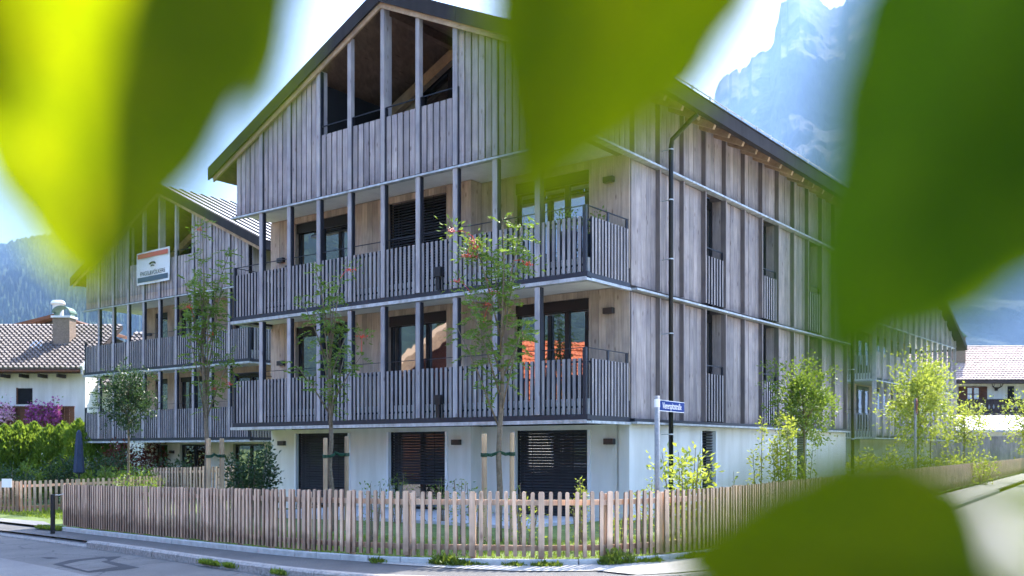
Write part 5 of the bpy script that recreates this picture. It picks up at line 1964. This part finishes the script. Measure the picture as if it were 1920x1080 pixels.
# ================================================================== street furniture, signs, small things
def text_mesh(s, size, name, mat, parent, loc, rot, squeeze=1.0):
    cu = bpy.data.curves.new(name, 'FONT')
    cu.body = s
    cu.size = size
    cu.align_x = 'CENTER'
    cu.align_y = 'CENTER'
    cu.extrude = 0.0012
    tmp = bpy.data.objects.new(name + '_tmp', cu)
    col.objects.link(tmp)
    dg = bpy.context.evaluated_depsgraph_get()
    me = bpy.data.meshes.new_from_object(tmp.evaluated_get(dg))
    bpy.data.objects.remove(tmp)
    me.materials.clear()
    me.materials.append(M[mat])
    o = bpy.data.objects.new(name, me)
    col.objects.link(o)
    o.parent = parent
    o.location = loc
    o.rotation_euler = rot
    o.scale.x = squeeze
    return o


# street name sign on a galvanised post behind the fence corner
dS = 14.45
sp = P(1232, 742, dS)
ang = math.atan2(STREET.y, STREET.x)
ss = empty('street_sign', (sp.x, dS, 0), ang)
tag(ss, 'blue street name sign reading Viererspitzstraße on a galvanised post', 'street sign')
MB().tube([(0, 0, -0.1), (0, 0, sp.z)], 0.038, 14).build('post', 'pole', ss, smooth=True)
MB().tube([(0, 0, sp.z - 0.17), (0, 0, sp.z - 0.05)], 0.042, 14).build('collar', 'signwhite', ss)
zc = P(0, 759, dS).z - 0.005
Lp = 1.02
pl = box('plate', 'signwhite', ss, 0.045, 0.045 + Lp, -0.006, 0.006, zc - 0.082, zc + 0.082)
box('plate_face', 'blue', pl, 0.055, 0.035 + Lp, -0.0085, -0.0065, zc - 0.073, zc + 0.073)
text_mesh('Viererspitzstraße', 0.135, 'lettering', 'signwhite', pl, (0.045 + Lp / 2, -0.0105, zc), (R(90), 0, 0), 0.80)
box('bracket', 'galv', ss, -0.01, 0.3, -0.014, -0.0066, zc + 0.0745, zc + 0.0875)

# no parking sign, seen almost edge-on
dN = 31.0
np_ = P(1716, 747, dN)
ns = empty('no_parking_sign', (np_.x, dN, 0), math.atan2(0.93, 0.37))
tag(ns, 'round red and blue no parking sign on a grey post', 'traffic sign')
MB().tube([(0, 0, -0.1), (0, 0, np_.z)], 0.04, 12).build('post', 'pole', ns)
zc2 = np_.z - 0.24
def disc(r, y0, y1, z, nseg=28):
    return MB().prism([(math.cos(2 * math.pi * i / nseg) * r, z + math.sin(2 * math.pi * i / nseg) * r) for i in range(nseg)], 'y', y0, y1)
disc(0.24, -0.052, -0.044, zc2).build('disc_rim', 'redprint', ns)
disc(0.195, -0.056, -0.0525, zc2).build('disc_face', 'blue', ns)
m = MB().bar((-0.15, -0.0585, zc2 + 0.15), (0.15, -0.0585, zc2 - 0.15), 0.004, 0.05, (1, 0, 1))
m.build('disc_stroke', 'redprint', ns)

# banner on the second house
bn = empty('banner', (*C_TWO, -0.25), PHI)
tag(bn, 'white estate agent banner hanging on the second house gable', 'banner')
bx0, bx1, bz0, bz1 = -7.36, -5.02, 8.72, 10.05
bm_ = MB()
nx, nz = 14, 8
vs = []
for j in range(nz + 1):
    for i in range(nx + 1):
        u, w = i / nx, j / nz
        vs.append((bx0 + (bx1 - bx0) * u, -0.16 - 0.015 * math.sin(u * 9 + w * 3), bz0 + (bz1 - bz0) * w - 0.03 * math.sin(u * math.pi) * (1 - 2 * abs(w - 0.5)) + (0.03 * u if j == nz else 0)))
bm_.add(vs, [(j * (nx + 1) + i, j * (nx + 1) + i + 1, (j + 1) * (nx + 1) + i + 1, (j + 1) * (nx + 1) + i) for j in range(nz) for i in range(nx)])
cl = bm_.build('cloth', 'signwhite', bn)
yb = -0.182
bcx = (bx0 + bx1) / 2
box('red_band', 'redprint', cl, bx0 + 0.08, bx1 - 0.08, yb - 0.002, yb, bz1 - 0.25, bz1 - 0.06)
box('blue_band', 'blueprint', cl, bx0 + 0.08, bx1 - 0.08, yb - 0.002, yb, bz0 + 0.09, bz0 + 0.30)
text_mesh('ENGEL&VÖLKERS', 0.25, 'lettering', 'ink', cl, (bcx, yb - 0.003, bz0 + 0.43), (R(90), 0, 0), 0.92)
m = MB()
for r_, dz in ((0.26, 0.0), (0.15, -0.04)):
    arc = [(bcx + math.cos(a) * r_, yb, bz0 + 0.66 + dz + math.sin(a) * r_ * 0.75) for a in [R(35 + 110 * i / 8) for i in range(9)]]
    m.tube(arc, [0.01] + [0.035 if r_ > 0.2 else 0.02] * 7 + [0.01], 5)
m.build('emblem', 'ink', cl)

# plate and post by the driveway
pl2 = P(0, 907, 28.0)
ps = box('notice_plate', 'signwhite', None, pl2.x - 0.16, pl2.x + 0.13, 28.4, 28.42, pl2.z - 0.12, pl2.z + 0.13)
tag(ps, 'small white notice plate on the far left fence', 'notice')
bp_ = P(99, 927, 20.9)
bo = empty('barrier_post', (bp_.x, 20.9, ground(bp_.x)))
tag(bo, 'thin black post with a string at the fence end', 'post')
box('pole', 'blackframe', bo, -0.035, 0.035, -0.035, 0.035, -0.1, bp_.z - ground(bp_.x))
le = LEFT_END
MB().tube([(0, 0, bp_.z - ground(bp_.x) - 0.01), ((le.x - bp_.x) * 0.5, (le.y - 20.9) * .5, bp_.z - ground(bp_.x) - 0.03), (le.x - bp_.x, le.y - 20.9, bp_.z - ground(bp_.x) - 0.02)], 0.012, 5).build('string', 'white', bo)

# folded parasol in the garden
pa = P(148, 806, 33.5)
po = empty('folded_parasol', (pa.x, 33.5, -0.4))
tag(po, 'folded navy parasol standing among the garden shrubs', 'parasol')
hp = pa.z + 0.4
m = MB()
n = 12
prof_ = [(0.02, hp), (0.07, hp - 0.1), (0.10, hp - 0.5), (0.13, hp - 1.1), (0.15, hp - 1.45), (0.10, hp - 1.5)]
rings = []
for r_, z in prof_:
    rings.append([(math.cos(2 * math.pi * k / n) * r_ * (1 + 0.25 * (k % 2)), math.sin(2 * math.pi * k / n) * r_ * (1 + 0.25 * (k % 2)), z) for k in range(n)])
vs = [p for r_ in rings for p in r_]
m.add(vs, [(i * n + k, (i + 1) * n + k, (i + 1) * n + (k + 1) % n, i * n + (k + 1) % n) for i in range(len(rings) - 1) for k in range(n)])
m.build('canopy', 'parasol', po)
MB().tube([(0, 0, 0), (0, 0, hp - 0.02)], 0.025, 8).build('pole', 'steel', po)
MB().tube([(0, 0, -0.05), (0, 0, 0.08)], 0.25, 14).build('foot', 'slab', po)

# things on the balconies of the main house
def on_main(x, y, z):
    q = C_MAIN + UX * x + VX * y
    return (q.x, q.y, z)
for i, (x, y, zf, lab) in enumerate(((-2.2, 0.42, 5.64, 'potted herb on the upper corner balcony behind the pickets'), (-0.42, 0.9, 5.64, 'potted plant at the end of the upper corner balcony'), (-0.75, 0.35, 5.64, 'trailing pot plant at the upper balcony corner post'))):
    pt = empty('potted_plant', on_main(x, y, zf))
    tag(pt, lab, 'plant')
    MB().tube([(0, 0, 0), (0, 0, 0.62), (0, 0, 0.63)], [0.15, 0.2, 0.17], 14).build('pot', 'steel', pt)
    random.seed(400 + i)
    pts = [(random.gauss(0, 0.13), random.gauss(0, 0.13), 0.68 + abs(random.gauss(0.15, 0.13))) for _ in range(180)]
    leaf_obj('foliage', pts, (0, 0, 0.5), 0.085, 'shrub', pt, 0.45, 0.1)
for i, (x, zf) in enumerate(((-4.02, 5.305), (-4.02, 2.38))):
    d_ = empty('balcony_drain', on_main(x, -0.09, zf), PHI)
    tag(d_, 'black drain box on the %s balcony edge by the rowan tree' % ('upper', 'lower')[i], 'drain')
    box('hopper', 'blackframe', d_, -0.10, 0.10, -0.09, 0.0, 0.3, 0.52)
    box('spout', 'blackframe', d_, -0.055, 0.055, -0.07, -0.002, 0.0, 0.298)
tb = empty('balcony_chair', on_main(-10.4, 0.8, 5.64), PHI + 0.3)
tag(tb, 'dark folding chair behind the upper balcony pickets', 'chair')
box('seat', 'steel', tb, -0.25, 0.25, -0.25, 0.25, 0.42, 0.46)
box('backrest', 'steel', tb, -0.25, 0.25, 0.22, 0.26, 0.5, 1.15)
for sx in (-0.22, 0.22):
    for sy in (-0.22, 0.22):
        box('leg', 'steel', tb, sx - 0.02, sx + 0.02, sy - 0.02, sy + 0.02, 0, 0.419)

# ================================================================== the tree the photographer stands under
def near_leaf_mat():
    m, nt, b = nodes_of('near_tree_leaf')
    tc = N(nt, 'ShaderNodeTexCoord')
    sep = N(nt, 'ShaderNodeSeparateXYZ')
    nt.links.new(tc.outputs['Object'], sep.inputs[0])
    ax = math_n(nt, 'ABSOLUTE', sep.outputs[0])
    # side veins leave the midrib at an angle
    ph = math_n(nt, 'MULTIPLY', math_n(nt, 'SUBTRACT', sep.outputs[1], math_n(nt, 'MULTIPLY', ax, 0.8)), 700.0)
    vein = math_n(nt, 'POWER', math_n(nt, 'ABSOLUTE', math_n(nt, 'SINE', math_n(nt, 'MULTIPLY', ph, 0.5))), 0.35)
    mid = N(nt, 'ShaderNodeMapRange')
    mid.inputs[1].default_value = 0.0008
    mid.inputs[2].default_value = 0.0022
    nt.links.new(ax, mid.inputs[0])
    n = N(nt, 'ShaderNodeTexNoise')
    n.inputs['Scale'].default_value = 38
    n.inputs['Detail'].default_value = 3
    nt.links.new(tc.outputs['Object'], n.inputs[0])
    oi = N(nt, 'ShaderNodeObjectInfo')
    blot = ramp(nt, [(0.3, (0.20, 0.33, 0.001)), (0.52, (0.34, 0.46, 0.001)), (0.75, (0.62, 0.62, 0.002))])
    nt.links.new(n.outputs[0], blot.inputs[0])
    k = math_n(nt, 'MULTIPLY', math_n(nt, 'ADD', math_n(nt, 'MULTIPLY', vein, 0.45), 0.55), math_n(nt, 'ADD', math_n(nt, 'MULTIPLY', mid.outputs[0], 0.55), 0.45))
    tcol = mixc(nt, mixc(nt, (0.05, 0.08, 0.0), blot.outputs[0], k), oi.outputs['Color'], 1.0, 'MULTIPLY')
    dif = ramp(nt, [(0.3, (0.012, 0.034, 0.0006)), (0.7, (0.024, 0.052, 0.001))])
    nt.links.new(n.outputs[0], dif.inputs[0])
    nt.links.new(dif.outputs[0], b.inputs['Base Color'])
    b.inputs['Roughness'].default_value = 0.65
    b.inputs['Specular IOR Level'].default_value = 0.2
    t = N(nt, 'ShaderNodeBsdfTranslucent')
    nt.links.new(tcol, t.inputs[0])
    mx = N(nt, 'ShaderNodeMixShader')
    mx.inputs[0].default_value = 0.5
    nt.links.new(b.outputs[0], mx.inputs[1])
    nt.links.new(t.outputs[0], mx.inputs[2])
    nt.links.new(mx.outputs[0], nt.nodes['Material Output'].inputs['Surface'])
    return m


M['nearleaf'] = near_leaf_mat()
ft = empty('beech_tree', (1.3, -1.6, 0))
tag(ft, 'tree at the road edge whose blurred green leaves hang before the view', 'tree')
TX, TY = 1.3, -1.6


def tp(v):
    v = Vector(v)
    return (v.x - TX, v.y - TY, v.z)


m = MB()
m.tube([tp((TX, TY, -0.3)), tp((TX, TY, 0.8)), tp((TX - 0.03, TY + 0.05, 1.8)), tp((TX, TY + 0.1, 2.7)), tp((TX + 0.1, TY, 3.9))], [0.17, 0.13, 0.12, 0.10, 0.05], 12)
m.build('trunk', 'bark', ft, smooth=True)
limbs = MB()
HUB = Vector((0.2, 0.15, 2.55))
limbs.tube([tp((TX, TY + 0.05, 2.2)), tp((0.9, -0.8, 2.5)), tp(HUB)], [0.06, 0.04, 0.02], 8)
limbs.build('limb', 'bark', ft, smooth=True)


def leaf_mesh(L, Wd, curl=0.12, fold=0.25, seed=0):
    """broad pointed leaf along +y from its stalk, folded along the midrib, drooping, with a waved margin"""
    nn, mm = 18, 4
    v, f = [], []
    r_ = random.Random(seed)
    ph = r_.uniform(0, 6)
    for i in range(nn + 1):
        t = i / nn
        w = Wd / 2 * (math.sin(math.pi * t ** 0.72) ** 0.8) * (1 - 0.12 * t) * (1 + 0.035 * math.sin(t * 31 + ph))
        zc = -curl * L * t * t
        for j in range(-mm, mm + 1):
            s = j / mm
            v.append((s * w, t * L, zc + abs(s) * w * fold + 0.02 * L * math.sin(t * 16 + s * 2 + ph) * abs(s)))
    k = 2 * mm + 1
    for i in range(nn):
        for j in range(k - 1):
            f.append((i * k + j, i * k + j + 1, (i + 1) * k + j + 1, (i + 1) * k + j))
    return v, f


def near_leaf(base, tip, width, seed, twist=0.0, twig_from=None):
    base, tip = Vector(base), Vector(tip)
    L = (tip - base).length
    v, f = leaf_mesh(L, width, 0.06, 0.22, seed)
    o = MB().add(v, f).build('leaf', 'nearleaf', ft, smooth=True)
    y = (tip - base).normalized()
    toward = (Vector((0, 0, EYE)) - base)
    z = (toward - y * toward.dot(y)).normalized()
    x = y.cross(z)
    z = (z * math.cos(twist) + x * math.sin(twist)).normalized()
    x = y.cross(z)
    o.matrix_local = Matrix.Translation(Vector(tp(base))) @ Matrix((x, y, z)).transposed().to_4x4()
    src = Vector(twig_from) if twig_from is not None else HUB
    tw = MB()
    mid = base.lerp(src, 0.35) + Vector((0.0, 0.0, 0.06))
    tw.tube([tp(src), tp(base.lerp(src, 0.7) + Vector((0, -0.02, 0.05))), tp(mid), tp(base + (base - tip).normalized() * 0.012), tp(base)], [0.009, 0.006, 0.0035, 0.0018, 0.0013], 6)
    tw.build('twig', 'bark', ft, smooth=True)
    return o


NEAR = [  # stalk pixel, tip pixel, distances, width in metres
    ((40, -260), (182, 580), 0.30, 0.40, 0.080, 1, -0.25),
    ((545, -400), (168, 605), 0.27, 0.27, 0.049, 2, -0.2),
    ((400, -260), (505, 232), 0.31, 0.30, 0.050, 3, 0.2),
    ((-220, -200), (20, 250), 0.28, 0.33, 0.04, 4, 0.0),
    ((1330, -270), (955, 400), 0.30, 0.30, 0.084, 5, 0.3),
    ((1010, -220), (985, 400), 0.33, 0.31, 0.038, 6, 0.1),
    ((2040, -160), (1540, 715), 0.27, 0.26, 0.098, 7, -0.3),
    ((2200, 60), (1640, 590), 0.30, 0.29, 0.066, 8, 0.2),
    ((2010, 150), (1715, 650), 0.33, 0.40, 0.062, 9, -0.2),
    ((1900, 1150), (1235, 1030), 0.26, 0.27, 0.086, 10, 0.25),
    ((1560, 1330), (1712, 850), 0.30, 0.31, 0.058, 11, 0.2),
    ((2110, 1060), (1850, 868), 0.31, 0.31, 0.026, 12, 0.2),
    ((2180, 1230), (1640, 1105), 0.27, 0.28, 0.040, 13, 0.2),
]
NEAR = [(b, t, d0 * 0.8, d1 * 0.8, w * 0.8, sd, tw_) for (b, t, d0, d1, w, sd, tw_) in NEAR]      # small leaves, a hand's width from the lens
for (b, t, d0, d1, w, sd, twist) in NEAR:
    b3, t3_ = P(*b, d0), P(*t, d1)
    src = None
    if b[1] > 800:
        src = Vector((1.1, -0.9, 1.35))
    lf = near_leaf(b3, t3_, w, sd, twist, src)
    lf.color = {1: (1.7, 1.5, 1, 1), 4: (1.5, 1.2, 1, 1), 2: (0.7, 0.75, .5, 1), 5: (0.95, 0.95, .6, 1), 7: (0.34, 0.56, .5, 1), 8: (0.38, 0.6, .5, 1), 9: (1.6, 1.6, 1, 1), 10: (0.58, 0.62, .5, 1), 11: (0.58, 0.62, .5, 1)}.get(sd, (1.25, 1.2, 1, 1))  # sunlit leaves tinted brighter, shaded leaves tinted darker
# low side shoot that carries the leaf at the bottom
sh_ = MB().tube([tp((TX - 0.05, TY + 0.05, 1.0)), tp((1.2, -1.2, 1.2)), tp((1.1, -0.9, 1.35))], [0.03, 0.02, 0.01], 7)
sh_.build('limb', 'bark', ft, smooth=True)
# unseen crown overhead, added to shade the hanging leaves, parted for the sunlit ones
random.seed(77)
rays = []
for (b, t, d0, d1, w, sd, twist) in NEAR:
    if sd in (1, 4, 9):  # gaps kept in the crown so sun reaches these leaves
        for k in range(9):
            f_ = k / 8
            rays.append((P(*b, d0).lerp(P(*t, d1), f_), {1: 0.125, 4: 0.07}.get(sd, 0.06)))
pts, axs = [], []
while len(pts) < 9500:
    c = Vector((random.uniform(-2.6, 3.2), random.uniform(-3.4, 1.75), 0))
    c.z = 2.5 + 0.25 * max(0, c.y) + abs(random.gauss(0, 0.55))
    if (c.z - EYE) / max(c.y, 0.05) < 0.56 and c.y > 0:
        continue
    if any(((c - p) - SUN_DIR * (c - p).dot(SUN_DIR)).length < r_ for p, r_ in rays):
        continue
    pts.append(tp(c))
    axs.append((random.gauss(0, 1), random.gauss(0, 1), random.gauss(-0.15, 0.3)))
for (b, t, d0, d1, w, sd, twist) in NEAR:
    if sd in (2, 3, 5, 6, 7, 8, 10, 11):  # further unseen leaves added along the sun's line to shade these
        for k in range(220):
            c = P(*b, d0).lerp(P(*t, d1), random.random()) + SUN_DIR * random.uniform(1.25, 2.6)
            c += Vector((random.gauss(0, 0.03), random.gauss(0, 0.03), random.gauss(0, 0.03)))
            if (c.z - EYE) / max(c.y, 0.05) < 0.6:
                continue
            if any(((c - p) - SUN_DIR * (c - p).dot(SUN_DIR)).length < r_ * 1.1 for p, r_ in rays):
                continue
            pts.append(tp(c))
            axs.append((random.gauss(0, 1), random.gauss(0, 1), random.gauss(-0.15, 0.3)))
o = np_mesh('crown', *leaf_quads(np.array(pts), np.array(axs), 0.135, 0.66), 'nearleaf', ft)
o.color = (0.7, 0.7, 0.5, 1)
o['kind'] = 'stuff'
m = MB()
for k in range(16):
    a = k * 2.4
    e = Vector((0.3 + math.cos(a) * 2.2, -0.9 + math.sin(a) * 2.0, 2.9 + 0.3 * (k % 3)))
    m.tube([tp((TX, TY + 0.1, 2.4 + 0.08 * k)), tp(Vector((TX, TY, 3.1)).lerp(e, 0.5) + Vector((0, 0, 0.15))), tp(e)], [0.04, 0.025, 0.008], 6)
m.build('bough', 'bark', ft)
